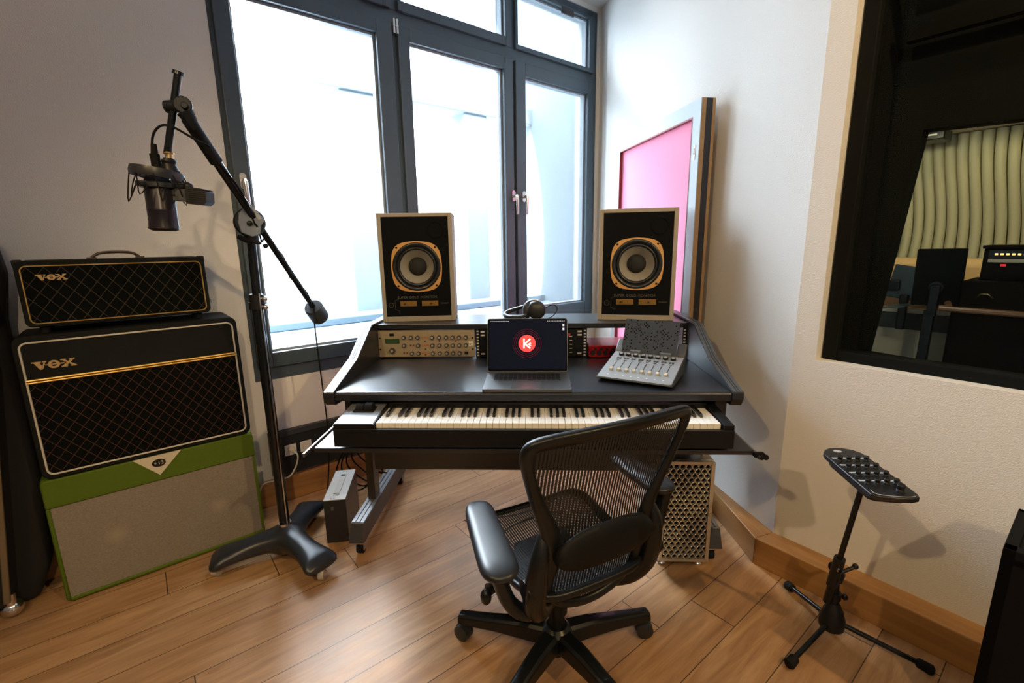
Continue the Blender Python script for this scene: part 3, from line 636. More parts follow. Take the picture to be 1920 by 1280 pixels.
# drooping cords held on the boom
# shock mount and microphone
MA = Vector((-1.108, 1.55, 0))
t = thing('condenser_microphone', 'large black studio microphone hanging upside down in a ring shock mount', 'microphone', T_((-1.108, 1.55, 1.436)) @ Matrix.Rotation(R(1.5), 4, 'Y'))
W_ = t.matrix_world
g = G(); g.lathe([(.030, 0), (.0395, .004), (.0415, .008), (.041, .012), (.0395, .03), (.0395, .062), (.0398, .063), (.0398, .066), (.0395, .067), (.0395, .145), (.034, .160), (.022, .175), (.012, .18)], seg=40)
g.obj('body', mat('aubergine_black', (.016, .013, .020), .3, .3), t, W_, angle=30)
g = G(); g.torus((0, 0, .009), .0415, .0018, seg=40, sub=6); g.obj('end_ring', mat('dark_chrome', (.12, .11, .13), .25, .9), t, W_)
g = G(); g.lathe([(.064, -.010), (.070, -.012), (.072, .0), (.070, .014), (.066, .014), (.064, -.010)], (0, 0, .172), (.12, .1, 1), 44, cap=False); mount = g.obj('mount_ring', mat('satin_black', (.02, .022, .025), .35), t, W_)
g = G(); g.lathe([(.041, -.008), (.050, -.008), (.050, .006), (.041, .006), (.041, -.008)], (0, 0, .140), seg=36, cap=False)
for a in (20, 140, 260): c = Vector((math.cos(R(a)), math.sin(R(a)), 0)); g.cyl(c * .045 + Vector((0, 0, .139)), c * .072 + Vector((0, 0, .139)), .009, seg=12)
g.obj('inner_ring', mat('satin_black'), mount, W_)
g = G()
for k in range(9):
    a = 2 * PI * k / 9 + .3; b_ = a + .42; o_ = Vector((math.cos(a) * .069, math.sin(a) * .069, .172)); i_ = Vector((math.cos(b_) * .062, math.sin(b_) * .062, .135)); q = Vector((math.cos((a + b_) / 2) * .082, math.sin((a + b_) / 2) * .082, .105 - .02 * (k % 2)))
    g.tube([o_, (o_ + q) / 2 + Vector((0, 0, .01)), q, i_], .0018, 6, smooth=3)
g.obj('elastic_cord', blackr, mount, W_)
g = G(); g.tube([(.045, 0, .178), (.04, 0, .205), (.042, 0, .222)], [.024, .018, .013], 16); g.lathe([(.019, 0), (.021, .006), (.019, .012)], (.042, 0, .205), seg=20); g.obj('stand_adapter', blackp, mount, W_)
g = G(); g.lathe([(.0105, 0), (.0105, .018)], (.044, 0, .218), (.1, 0, 1), 16); g.torus((.0445, 0, .235), .011, .004, seg=20); g.obj('brass_thread', brass, mount, W_)
g = G(); g.tube([(.006, 0, .17), (.001, 0, .215), (.0, 0, .232), (.001, 0, .234), (.002, 0, .262)], [.017, .013, .014, .010, .008], 16); g.obj('cable_plug', blackr, t, W_)
# second microphone behind it
t = thing('dynamic_microphone', 'small grey microphone with black ribbed grille clipped beside the large one', 'microphone', T_((-1.068, 1.565, 1.548)) @ Matrix.Rotation(R(4), 4, 'Y'))
W_ = t.matrix_world
g = G(); g.prism(rrect(-.010, .052, -.019, .019, .009), -.014, .018); g.obj('body', mat('steel_grey', (.12, .13, .14), .4, .5), t, W_, bevel=.003)
g = G(); g.prism([(.048, -.026), (.10, -.028), (.112, -.018), (.112, .012), (.102, .022), (.048, .027)], -.022, .022)
for k in range(7): g.box(.058, .110, -.0235, .0235, -.020 + k * .0062, -.0175 + k * .0062)
g.obj('grille', mat('black_basket', (.010, .011, .012), .5), t, W_, bevel=.003)
g = G(); g.box(-.030, -.008, -.006, .008, -.006, .008); g.sph((.045, .0, .028), .014, seg=14); g.tube([(.045, 0, .025), (.02, 0, .05), (-.01, 0, .055)], .0035, 8, smooth=3); g.obj('clip', blackp, t, W_)
g = G(); g.box(.0, .010, -.016, -.013, -.004, .0); g.obj('switch', blackp, t, W_)
# cable
k_ = 1.0544
cab = [(-1.1045, 1.55, 1.695), (-1.098, 1.55, 1.72), (-1.083, 1.55, 1.741), (-1.058, 1.55, 1.752), (-1.024, 1.55, 1.742), (-.978, 1.56, 1.713)]
g = G()
pts = [Vector(p) for p in cab]
for k in range(26):
    s_ = .12 + .84 * k / 25; a = k * .85 if s_ > .42 else 1.2 + .3 * math.sin(k); rr_ = .016 if s_ < .4 else .0125
    n1 = d_.orthogonal().normalized(); n2 = d_.cross(n1); sag = Vector((0, 0, -.03)) * (1 if .38 < s_ < .5 else 0)
    pts.append(B(s_) + Of + (n1 * math.cos(a) + n2 * math.sin(a)) * rr_ + sag)
pts += [Vector(p) for p in ((-.985, 2.33, 1.09), (-.965, 2.27, 1.01), (-.95, 2.24, .883), (-.945, 2.24, .70), (-.94, 2.24, .50), (-.955, 2.25, .30), (-.985, 2.27, .12), (-1.0, 2.30, .02), (-.93, 2.40, .01))]
g.tube(pts, .0036, 8, smooth=4)
tag(g.obj('microphone_cable', blackr), 'black microphone cable wound along the boom and dropping to the floor', 'cable')

#=================================================================== DESK
D = lambda x=0, y=0, z=0: DESK @ T_((x, y, z))
t = thing('studio_desk', 'wide black studio desk with angled sides, raised shelf and rack bays', 'desk', D())
desk_thing = t; W_ = DESK
XL, XR = -.775, .733
g = G(); g.prism([(1.705, .790), (2.56, .790), (2.56, .825), (1.712, .825), (1.705, .818)], XL, XR, 'x'); g.obj('desktop', desk_black, t, W_, bevel=.002, smooth=False)
g = G(); g.box(XL, XR, 2.255, 2.58, .972, .997); g.obj('upper_shelf', desk_black, t, W_, bevel=.002, smooth=False)
prof = [(1.715, .772), (2.56, .70), (2.58, .72), (2.58, 1.006), (2.175, 1.006), (1.965, .893), (1.70, .826), (1.697, .80)]
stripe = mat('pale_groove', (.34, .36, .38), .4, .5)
for sx, x0, x1 in ((-1, XL - .042, XL), (1, XR, XR + .042)):
    g = G(); g.prism(prof, x0, x1, 'x'); sp_ = g.obj('side_panel', desk_black, t, W_, bevel=.002, smooth=False)
    g = G(); e = .0045
    path = [(1.699, .829), (1.965, .896), (2.175, 1.009), (2.58, 1.009)]
    for f0_, f1_ in ((.05, .36), (.42, .58), (.64, .95)):
        a = x0 + (x1 - x0) * f0_; b_ = x0 + (x1 - x0) * f1_
        g.prism([(y, z) for y, z in path] + [(y, z - .006) for y, z in reversed(path)], a, b_, 'x')
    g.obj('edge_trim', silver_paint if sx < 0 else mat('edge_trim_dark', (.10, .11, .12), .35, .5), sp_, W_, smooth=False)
# rack bays
g = G(); g.box(-.290, -.270, 2.262, 2.58, .825, .972); g.box(.238, .256, 2.262, 2.58, .825, .972)
g.obj('rack_divider', desk_black, t, W_, smooth=False)
for x0 in (-.2885, .2365, .715):
    g = G()
    g.box(x0, x0 + .018, 2.258, 2.262, .826, .971)
    g.m = 1
    for k in range(9): g.box(x0 + .004, x0 + .014, 2.2565, 2.2585, .835 + k * .0152, .8415 + k * .0152)
    g.obj('rack_rail', [blackm, mat('bright_hole', (.55, .55, .52), .4)], t, W_, smooth=False)
g = G(); g.box(XL + .02, XR - .02, 2.02, 2.05, .345, .64); g.obj('modesty_panel', desk_black, t, W_, smooth=False)
g = G(); g.box(-.812, .768, 1.572, 1.98, .638, .655); g.obj('pull_out_tray', desk_black, t, W_, bevel=.002, smooth=False)
for x in (-.842, .776):
    g = G(); g.box(x, x + .006, 1.545, 1.98, .632, .646); g.obj('tray_rail', mat('rail_steel', (.30, .30, .31), .35, .9), t, W_, smooth=False)
g = G(); g.box(.765, .80, 1.555, 1.575, .636, .65); g.sph((.80, 1.55, .640), .010, seg=10); g.sph((.785, 1.55, .640), .010, seg=10); g.obj('rail_stop', blackr, t, W_)
for x in (-.745, .705):
    g = G(); g.box(x - .012, x + .030 if x > 0 else x + .012, 1.75, 2.2, .655, .792); g.obj('hanger', desk_black, t, W_, smooth=False)
bronze = mat('bronze_leg', (.055, .046, .036), .35, .7)
for x in (-.80, .768):
    g = G(); g.box(x - .018, x + .018, 2.06, 2.13, .155, .80); g.obj('leg', bronze, t, W_, bevel=.002, smooth=False)
    g = G(); g.prism([(1.845, .072), (2.56, .072), (2.56, .160), (1.865, .160), (1.825, .085)], x - .031, x + .031, 'x'); ft = g.obj('foot', [mat('foot_black', (.045, .045, .048), .35, .4)], t, W_, bevel=.002, smooth=False)
    g = G()
    for k in range(3): g.box(x - .028 + k * .020, x - .028 + k * .020 + .016, 1.868, 2.55, .160, .1635)
    g.obj('foot_trim', silver_paint, ft, W_, smooth=False)
    for yy in (1.885, 2.52):
        g = G(); g.cyl((x - .014, yy, .030), (x + .014, yy, .030), .029, seg=20); g.m = 1; g.box(x - .020, x + .020, yy - .02, yy + .02, .052, .073); g.box(x + .016, x + .020, yy - .018, yy + .018, .02, .06); g.box(x - .020, x - .016, yy - .018, yy + .018, .02, .06)
        g.obj('caster', [blackr, alu], t, W_, smooth=False)
# keyboard
KZ = .752
t = thing('piano_keyboard', 'long black 88-key keyboard with pale control panel on the desk tray', 'keyboard', D(0, 0, .655))
W0 = D()
g = G(); g.prism([(1.560, .668), (1.84, .668), (1.84, .772), (1.79, .772), (1.56, .752)], -.727, -.578, 'x'); g.box(-.578, .655, 1.572, 1.84, .668, .708); g.box(-.578, .655, 1.735, 1.84, .668, .770)
g.prism([(1.560, .668), (1.84, .668), (1.84, .772), (1.79, .772), (1.56, .752)], .655, .690, 'x')
g.box(-.727, .690, 1.556, 1.574, .668, .735); g.obj('keyboard_case', mat('keyboard_black', (.004, .005, .007), .4, spec=.3), t, W0, bevel=.002, smooth=False)
g = G(); g.prism([(1.562, .7525), (1.785, .7725), (1.785, .7745), (1.562, .7545)], -.722, -.583, 'x'); g.obj('control_panel', mat('panel_grey', (.20, .215, .235), .30, .3), t, W0, smooth=False)
g = G(); g.cyl((-.682, 1.685, .766), (-.652, 1.685, .766), .022, seg=24); g.cyl((-.648, 1.685, .768), (-.618, 1.685, .768), .024, seg=24); g.box(-.690, -.610, 1.655, 1.715, .756, .768); g.obj('pitch_wheel', blackr, t, W0, bevel=.002)
g = G(); g.box(-.675, -.60, 1.745, 1.753, .771, .773); g.obj('touch_strip', mat('black_plastic'), t, W0, smooth=False)
text('KOMPLETE', .020, 'brand_text', white_pl, t, T_((-.655, 1.812, .118)) , .0005, spacing=1.1)
g = G(); g.box(-.575, .652, 1.737, 1.80, .770, .773); g.obj('light_guide', mat('smoked_strip', (.035, .033, .03), .25), t, W0, smooth=False)
# keys
NWK = 52; kw = (.650 + .576) / NWK; kx0 = -.576
g = G(); g.box(.0006, kw - .0006, 1.578, 1.736, .722, .752)
k0 = g.obj('white_key', cream, t, W0, bevel=.0009, smooth=False)
g = G(); g.prism([(1.636, .752), (1.736, .752), (1.736, .7655), (1.645, .7635)], -.0055, .0055, 'x'); b0 = g.obj('black_key', black_key, t, W0, bevel=.001, smooth=False)
base_inv = T_((0, 0, -.655))
first = True; firstb = True
pat = {0: 1, 2: 1, 3: 1, 5: 1, 6: 1}    # starting at A: A# - C# D# - F# G#
for i in range(NWK):
    Ml = base_inv @ T_((kx0 + i * kw, 0, 0))
    if i == 0: k0.matrix_local = Ml
    else: dup(k0, t, Ml)
    if i % 7 in pat and i < NWK - 1:
        Mb = base_inv @ T_((kx0 + (i + 1) * kw, 0, 0))
        if firstb: b0.matrix_local = Mb; firstb = False
        else: dup(b0, t, Mb)
# laptop
t = thing('laptop', 'open dark grey laptop with a red round logo on its dark screen', 'laptop', D(-.030, 1.70, .826))
W_ = t.matrix_world
space = mat('space_grey_metal', (.13, .135, .145), .38, .7)
g = G(); g.prism(rrect(-.172, .172, .002, .244, .012), 0, .0135, 'z'); g.obj('base', space, t, W_, bevel=.002)
g = G()
for r_ in range(6):
    for c_ in range(14):
        if r_ == 0 and 3 < c_ < 9: continue
        x = -.136 + c_ * .0195; y = .118 + r_ * .0185; g.box(x, x + .0165, y, y + (.0155 if r_ < 5 else .009), .0135, .0146)
g.box(-.058, .038, .118, .1335, .0135, .0146)
kb = g.obj('keyboard', mat('key_black', (.010, .010, .012), .35), t, W_, smooth=False); kb['kind'] = 'stuff'
g = G(); g.box(-.06, .06, .012, .10, .0134, .0140); g.obj('trackpad', mat('trackpad_grey', (.17, .175, .19), .25, .6), t, W_, smooth=False)
LD = W_ @ T_((0, .243, .014)) @ Matrix.Rotation(R(-14), 4, 'X')
g = G(); g.prism(rrect(-.172, .172, 0, .230, .010), 0, .005); lid = g.obj('screen_lid', space, t, LD, bevel=.001)
g = G(); g.prism(rrect(-.169, .169, .003, .228, .008), -.0008, 0); g.obj('bezel', mat('glossy_black', (.003, .003, .004), .08, spec=.3), lid, LD, smooth=False)
g = G(); g.box(-.165, .165, -.0016, -.0008, .012, .222); g.obj('display', mat('display_navy', (.004, .005, .010), .10, emit=.8, spec=.15), lid, LD, smooth=False)
ccx, ccz = -.002, .122
g = G(); g.lathe([(.0365, 0), (.0365, .0006)], (ccx, -.0016, ccz), (0, -1, 0), 48); g.obj('logo_disc', mat('logo_red', (.95, .045, .05), .4, emit=.85), lid, LD)
g = G()
for rr_, w_ in ((.045, .0004), (.053, .0004), (.061, .0003)): g.torus((ccx, -.0017, ccz), rr_, w_, (0, 1, 0), 56, 4)
g.obj('logo_ring', mat('dim_red', (.25, .015, .03), .5, emit=.5), lid, LD)
def stroke(g, a, b_, th, y0=-.0028, y1=-.0022):
    a = Vector((a[0], 0, a[1])); b_ = Vector((b_[0], 0, b_[1])); n = (b_ - a).normalized().cross(Vector((0, 1, 0))) * th / 2
    g.prism([((a + n).x, (a + n).z), ((b_ + n).x, (b_ + n).z), ((b_ - n).x, (b_ - n).z), ((a - n).x, (a - n).z)], y0, y1)
g = G()
stroke(g, (ccx - .013, ccz - .021), (ccx - .013, ccz + .021), .0065); stroke(g, (ccx + .014, ccz + .020), (ccx - .010, ccz - .003), .0062); stroke(g, (ccx - .010, ccz - .001), (ccx + .014, ccz - .021), .0062)
stroke(g, (ccx + .004, ccz - .006), (ccx + .016, ccz + .002), .0055); stroke(g, (ccx + .010, ccz - .006), (ccx + .017, ccz - .010), .004)
g.obj('logo_letter', mat('white_glow', (1, 1, 1), .5, emit=.9), lid, LD, smooth=False)
g = G()
for k in range(11): g.box(-.160 + k * .0075, -.160 + k * .0075 + .005, -.0022, -.0016, .2165, .2185)
for k in range(11): g.box(.085 + k * .007, .085 + k * .007 + .004, -.0022, -.0016, .2165, .2185)
for z in (.195, .178): g.box(.150, .158, -.0022, -.0016, z, z + .010)
g.obj('menu_bar_marks', mat('pale_glow', (.55, .6, .7), .5, emit=.7), lid, LD, smooth=False)
# rack synthesizer
t = thing('rack_synthesizer', 'tan rack synthesizer with many knobs and green display in the left bay', 'synthesizer', D(-.778, 2.256, .833))
W_ = t.matrix_world
g = G(); g.box(0, .483, 0, .004, 0, .134); g.m = 1; g.box(.02, .463, .004, .25, .004, .13); g.obj('face_panel', [mat('champagne_panel', (.38, .31, .21), .45, .25), blackm], t, W_, smooth=False)
g = G(); g.box(.035, .108, -.002, 0, .068, .092); g.obj('display', mat('green_display', (.03, .075, .03), .3), t, W_, smooth=False)
g = G(); g.box(.060, .082, -.003, 0, .106, .119); g.obj('power_switch', blackp, t, W_, smooth=False)
g = G(); g.lathe([(.0105, 0), (.0095, .011)], (0, 0, 0), (0, -1, 0), 20); g.m = 1; g.lathe([(.0055, .011), (.0050, .0135)], (0, 0, 0), (0, -1, 0), 14)
kn0 = g.obj('knob', [mat('knob_dark', (.05, .05, .052), .4), mat('knob_cap', (.55, .54, .52), .3, .5)], t, W_ @ T_((.131, 0, .098)))
cols = (.131, .168, .201, .273, .308, .343, .375, .407, .440)
spots_ = [(c, .098) for c in cols[1:]] + [(c, .058) for c in cols if c != .168] + [(c, .018) for c in cols[1:-1]]
for x, z in spots_: dup(kn0, t, T_((x, 0, z)))
kk = dup(kn0, t, T_((.070, 0, .033)) @ Matrix.Scale(1.35, 4))
g = G(); g.box(.432, .449, -.004, 0, .012, .026); g.obj('rocker_switch', blackp, t, W_, smooth=False)
g = G(); g.box(-.0035, .0035, -.003, 0, -.0035, .0035); bt = g.obj('red_button', mat('dark_red_button', (.16, .02, .015), .5), t, W_ @ T_((.236, 0, .079)), smooth=False)
for x, z in ((.237, .039), (.163, .059), (.177, .059), (.128, .020), (.143, .020), (.308, .080), (.389, .080), (.236, .010)): dup(bt, t, T_((x, 0, z)))
g = G(); g.box(-.005, .005, -.002, 0, -.004, .004); bt = g.obj('orange_button', mat('amber_button', (.45, .17, .07), .5), t, W_ @ T_((.222, 0, .099)), smooth=False)
for z in (.099, .059, .019):
    for x in (.222, .236, .250):
        if (x, z) != (.222, .099): dup(bt, t, T_((x, 0, z)))
g = G(); g.torus((0, -.001, 0), .006, .0009, (0, 1, 0), 16, 4); bt = g.obj('green_button', mat('green_outline', (.28, .36, .12), .5), t, W_ @ T_((.038, 0, .048)))
for x, z in ((.038, .022), (.103, .048), (.103, .022)): dup(bt, t, T_((x, 0, z)))
g = G(); g.lathe([(.0045, 0), (.004, .003)], (0, 0, 0), (0, -1, 0), 12); sc0 = g.obj('rack_screw', blackm, t, W_ @ T_((.010, 0, .095)))
for x, z in ((.010, .038), (.473, .095), (.473, .038)): dup(sc0, t, T_((x, 0, z)))
text('SE', .030, 'brand_text', white_pl, t, T_((.466, -.001, .066)) @ FRONT @ Matrix.Rotation(R(90), 4, 'Z'), .0004, bold=.0006)
# black rack unit behind laptop
t = thing('rack_unit', 'black rack unit with small red and white marks, half hidden behind the laptop', 'rack unit', D(-.268, 2.262, .830))
W_ = t.matrix_world
g = G(); g.box(0, .505, -.002, .22, 0, .138); g.obj('face_panel', mat('rack_black', (.004, .005, .006), .55, spec=.2), t, W_, smooth=False)
g = G()
for x in (.003, .478):
    for z in (.122, .105, .012): g.box(x, x + .020, -.0035, -.002, z, z + .008)
for k in range(5): g.box(.44, .452, -.0035, -.002, .02 + k * .02, .023 + k * .02)
g.obj('white_marks', mat('mark_white', (.5, .5, .5), .5), t, W_, smooth=False)
g = G(); g.prism([(.430, .115), (.444, .115), (.437, .098)], -.0035, -.002); g.obj('red_mark', mat('mark_red', (.5, .02, .02), .5), t, W_, smooth=False)
# red audio interface
t = thing('audio_interface', 'small red audio interface box with black knobs in the right bay', 'audio interface', D(.262, 2.245, .826))
W_ = t.matrix_world
g = G(); g.prism(rrect(0, .235, .003, .062, .010), 0, .2); g.obj('body', red_m, t, W_, bevel=.003)
g = G(); g.lathe([(.0125, 0), (.011, .010)], (0, 0, 0), (0, -1, 0), 20); kn0 = g.obj('input_socket', blackp, t, W_ @ T_((.022, 0, .026)))
for x in (.052, .082, .112): dup(kn0, t, T_((x, 0, .026)))
g = G(); g.lathe([(.007, 0), (.006, .010)], (0, 0, 0), (0, -1, 0), 16); kn0 = g.obj('gain_knob', blackp, t, W_ @ T_((.034, 0, .046)))
for x in (.062, .090, .118): dup(kn0, t, T_((x, 0, .046)))
# headphones
t = thing('headphones', 'dark grey headphones lying on the shelf behind the laptop', 'headphones', D(.0, 2.50, .998))
W_ = t.matrix_world
g = G(); g.sph((.012, -.14, .050), .047, (1, .55, 1)); g.obj('ear_cup', mat('soft_black', (.020, .022, .024), .45), t, W_)
g = G(); g.sph((-.035, -.10, .045), .043, (.6, .8, 1)); g.obj('ear_cup', mat('charcoal_cushion', (.05, .055, .06), .5), t, W_)
g = G(); g.tube([(-.04, -.10, .07), (-.08, -.06, .05), (-.13, -.03, .030), (-.155, -.05, .016), (-.13, -.11, .010), (-.07, -.14, .015), (-.035, -.13, .03)], [.006, .010, .012, .012, .012, .010, .006], 10, smooth=4); g.obj('headband', mat('soft_black'), t, W_)
g = G(); g.tube([(-.035, -.11, .085), (-.01, -.12, .098), (.02, -.13, .098)], .006, 8, smooth=3); g.obj('yoke', alu, t, W_)
g = G(); g.tube([(.05, -.14, .055), (.08, -.12, .070), (.11, -.10, .066), (.115, -.12, .045), (.09, -.15, .018), (.05, -.16, .004)], .0025, 6, smooth=5); g.obj('lead', blackr, t, W_)
# monitor speakers
def speaker(label, M_):
    t = thing('studio_monitor', label, 'speaker', M_, 'studio monitor speakers on the desk shelf')
    W, Hh, Dp = .365, .535, .25; cz = .275; hx, hz0, hz1 = W / 2 - .02, .026, Hh - .018
    g = G(); rect_frame(g, -W / 2, W / 2, 0, Hh, -W / 2 + .020, W / 2 - .020, .026, Hh - .018, 0, .02); g.box(-W / 2, W / 2, Dp - .01, Dp, 0, Hh); g.box(-W / 2, -W / 2 + .012, .018, Dp, 0, Hh); g.box(W / 2 - .012, W / 2, .018, Dp, 0, Hh); g.box(-W / 2, W / 2, .018, Dp, 0, .012); g.box(-W / 2, W / 2, .018, Dp, Hh - .012, Hh); g.obj('cabinet', cabinet_grey, t, M_, bevel=.002, smooth=False)
    g = G(); angs = sorted([2 * PI * k / 64 for k in range(64)] + [math.atan2(v - cz, u) % (2 * PI) for u in (-hx, hx) for v in (hz0, hz1)])
    ro = []; ri = []; rb2 = []
    for a in angs:
        ca, sa = math.cos(a), math.sin(a); s_ = min(hx / max(abs(ca), 1e-9), ((hz1 - cz) if sa > 0 else (cz - hz0)) / max(abs(sa), 1e-9)); ro.append((ca * s_, .003, cz + sa * s_)); ri.append((ca * .118, .003, cz + sa * .118)); rb2.append((ca * .118, .015, cz + sa * .118))
    g.ring([ro, ri, rb2], cap=False); g.obj('baffle', mat('baffle_black', (.0025, .0035, .005), .75, bump=.15, bscale=300, spec=.12), t, M_, smooth=False)
    pts = []
    for k in range(64):
        a = 2 * PI * k / 64; m_ = abs(math.sin(2 * a)) ** 3; r_ = .1255 + .016 * m_; pts.append((r_ * math.cos(a), cz + r_ * math.sin(a)))
    inner = [(.119 * math.cos(2 * PI * k / 64), cz + .119 * math.sin(2 * PI * k / 64)) for k in range(64)]
    g = G(); g.poly([(x, -.002, z) for x, z in pts] + [(x, -.002, z) for x, z in inner] + [(x, .003, z) for x, z in pts] + [(x, .003, z) for x, z in inner],
                    [(i, (i + 1) % 64, (i + 1) % 64 + 64, i + 64) for i in range(64)] + [(i, i + 128, (i + 1) % 64 + 128, (i + 1) % 64) for i in range(64)] + [(i + 64, (i + 1) % 64 + 64, (i + 1) % 64 + 192, i + 192) for i in range(64)])
    ring = g.obj('driver_ring', gold_orange, t, M_, smooth=False)
    g = G()
    for sx in (-1, 1):
        for sz in (-1, 1): g.lathe([(.0055, 0), (.004, .003)], (sx * .0945, -.002, cz + sz * .0945), (0, -1, 0), 12)
    g.obj('bolts', blackm, ring, M_)
    g = G(); g.lathe([(.120, .003), (.119, -.003), (.113, -.006), (.104, -.004), (.098, .006), (.094, -.002), (.088, -.002), (.083, .008)], (0, 0, cz), (0, 1, 0), 64, cap=False); g.obj('rubber_surround', mat('glossy_rubber', (.012, .014, .016), .28), t, M_, angle=80)
    g = G(); g.lathe([(.084, .008), (.045, .045), (.04, .05)], (0, 0, cz), (0, 1, 0), 64, cap=False); g.obj('cone', mat('paper_cone', (.27, .25, .21), .6), t, M_)
    g = G(); g.lathe([(.046, .043), (.044, .036), (.036, .026), (.02, .019), (.0, .017)], (0, 0, cz), (0, 1, 0), 48, cap=False); g.obj('dust_cap', mat('felt_black', (.012, .013, .014), .8), t, M_, angle=80)
    # port
    g = G(); g.lathe([(.041, .003), (.041, .0), (.037, -.001), (.0355, .0022), (.0, .0022)], (.100, 0, .453), (0, 1, 0), 40, cap=False); g.obj('port', matte, t, M_)
    text('SUPER GOLD MONITOR', .0165, 'name_text', mat('dim_gold', (.10, .085, .06), .5), t, T_((-.005, .002, .122)) @ FRONT, .0006, spacing=1.15)
    plate = mat('gold_plate', (.36, .20, .045), .35, .6); pdk = mat('plate_dark', (.05, .03, .01), .4)
    for x0 in (-.092, .016):
        g = G(); g.box(x0, x0 + .082, .0015, .003, .078, .104); g.m = 1
        for k in range(9): g.box(x0 + .006 + k * .008, x0 + .0075 + k * .008, .0008, .0015, .083, .088 + .008 * (k % 3 == 0))
        g.lathe([(.006, 0), (.005, .008)], (x0 + (.022 if x0 < 0 else .046), .0015, .090), (0, -1, 0), 14)
        g.obj('control_plate', [plate, pdk], t, M_, smooth=False)
    g = G(); g.tube([(-.098, .0024, .13), (-.098, .0024, .115), (-.118, .0024, .108), (-.118, .0024, .062), (-.098, .0024, .055), (-.098, .0024, .04)], .0007, 4); g.torus((-.138, .0024, .085), .012, .0008, (0, 1, 0), 20, 4); g.box(-.150, -.126, .0018, .0026, .0845, .0855); g.obj('printed_line', mat('dim_gold'), t, M_, smooth=False)
    text('TANNOY', .010, 'brand_text', mat('dim_gold'), t, T_((.130, .002, .090)) @ FRONT, .0005)
    return t
speaker('black-fronted studio speaker with gold ring on left end of desk shelf', D(-.585, 2.345, .998) @ Matrix.Rotation(R(6.5), 4, 'Z'))
speaker('black-fronted studio speaker with gold ring on right end, before pink panel', D(.497, 2.325, .998) @ Matrix.Rotation(R(-9), 4, 'Z'))
# fader controller
CT = D(.250, 1.862, .826) @ Matrix.Rotation(R(-27), 4, 'Z')
t = thing('fader_controller', 'silver control surface with eight faders and knobs on right of desktop', 'fader controller', CT)
sil = mat('satin_silver', (.36, .385, .40), .38, .45); dgrey = mat('dark_grey_plastic', (.055, .062, .068), .4)
g = G(); g.prism([(.0, .012), (.03, .004), (.262, .004), (.262, .072), (.0, .016)], .0, .300, 'x'); body = g.obj('body', dgrey, t, CT, bevel=.004, smooth=False)
SL = CT @ T_((0, 0, .0162)) @ Matrix.Rotation(math.atan2(.056, .262), 4, 'X')
g = G(); g.prism(rrect(.003, .297, .003, .266, .012), 0, .003, 'z'); top = g.obj('top_plate', sil, t, SL, smooth=False)
g = G(); g.box(-.0014, .0014, -.045, .045, 0, .0006); sl0 = g.obj('fader_slot', mat('slot_black', (.005, .005, .005), .6), t, SL @ T_((.040, .115, .003)), smooth=False)
g = G(); g.prism([(-.009, 0), (.009, 0), (.007, .009), (0, .006), (-.007, .009)], -.006, .006, 'x');
fc0 = g.obj('fader_cap', [mat('ivory_cap', (.62, .60, .52), .4)], t, SL @ T_((.040, .075, .0032)), smooth=False, bevel=.001)
g = G(); g.lathe([(.0115, 0), (.0105, .009)], seg=20); g.m = 1; g.lathe([(.0075, .009), (.007, .0105)], seg=16); kb0 = g.obj('encoder_knob', [blackp, mat('knob_cap')], t, SL @ T_((.040, .222, .003)))
g = G(); g.box(-.010, -.001, -.006, 0, 0, .0012); g.box(.001, .010, -.006, 0, 0, .0012); g.box(-.010, -.001, .002, .008, 0, .0012); g.box(.001, .010, .002, .008, 0, .0012); bb0 = g.obj('channel_button', dgrey, t, SL @ T_((.040, .188, .003)), smooth=False)
g = G(); g.lathe([(.0032, 0), (.0032, .0006)], seg=12); wd0 = g.obj('white_dot', white_pl, t, SL @ T_((.040, .030, .003)))
g = G(); g.box(-.006, .006, -.003, .003, 0, .0008); ds0 = g.obj('small_button', dgrey, t, SL @ T_((.040, .170, .003)), smooth=False)
base = CT.inverted()
for k in range(1, 8):
    x = .040 + k * .0315
    for o_, y in ((sl0, .115), (fc0, .075), (kb0, .222), (bb0, .188), (wd0, .030), (ds0, .170)):
        dup(o_, t, base @ SL @ T_((x, y, .0032 if o_ is fc0 else .003)))
# raised arms and perforated tablet plate
for x in (.0, .262):
    g = G(); g.prism([(.245, .03), (.28, .04), (.31, .118), (.297, .122), (.25, .080)], x, x + .038, 'x'); g.obj('support_arm', dgrey if x else mat('mid_grey_plastic', (.16, .18, .20), .4), t, CT, bevel=.006)
g = G()
for x in (.070, .200): g.box(x, x + .045, .245, .266, .003, .016)
g.obj('holder_clip', mat('clear_grey', (.16, .18, .20), .2), t, SL, smooth=False, bevel=.001)
TP = CT @ T_((.030, .245, .076)) @ Matrix.Rotation(R(-24), 4, 'X')
tb = thing('perforated_panel', 'dark grey perforated rectangular panel propped on the fader controller', 'panel', TP)
g = G(); g.prism(rrect(0, .235, 0, .150, .004), 0, .006); g.m = 1
for i in range(30):
    for j in range(19):
        if random.random() < (.55 if (math.sin(i * .55 + j * .2) + math.cos(j * .6 - i * .25)) > .1 else .12) and (i + j) % 2 == 0:
            x = .008 + i * .0076; z = .008 + j * .0076; g.box(x - .0027, x + .0027, -.0006, 0, z - .0027, z + .0027)
g.obj('plate', [mat('panel_dark_grey', (.040, .050, .064), .6, spec=.25), matte], tb, TP, smooth=False)

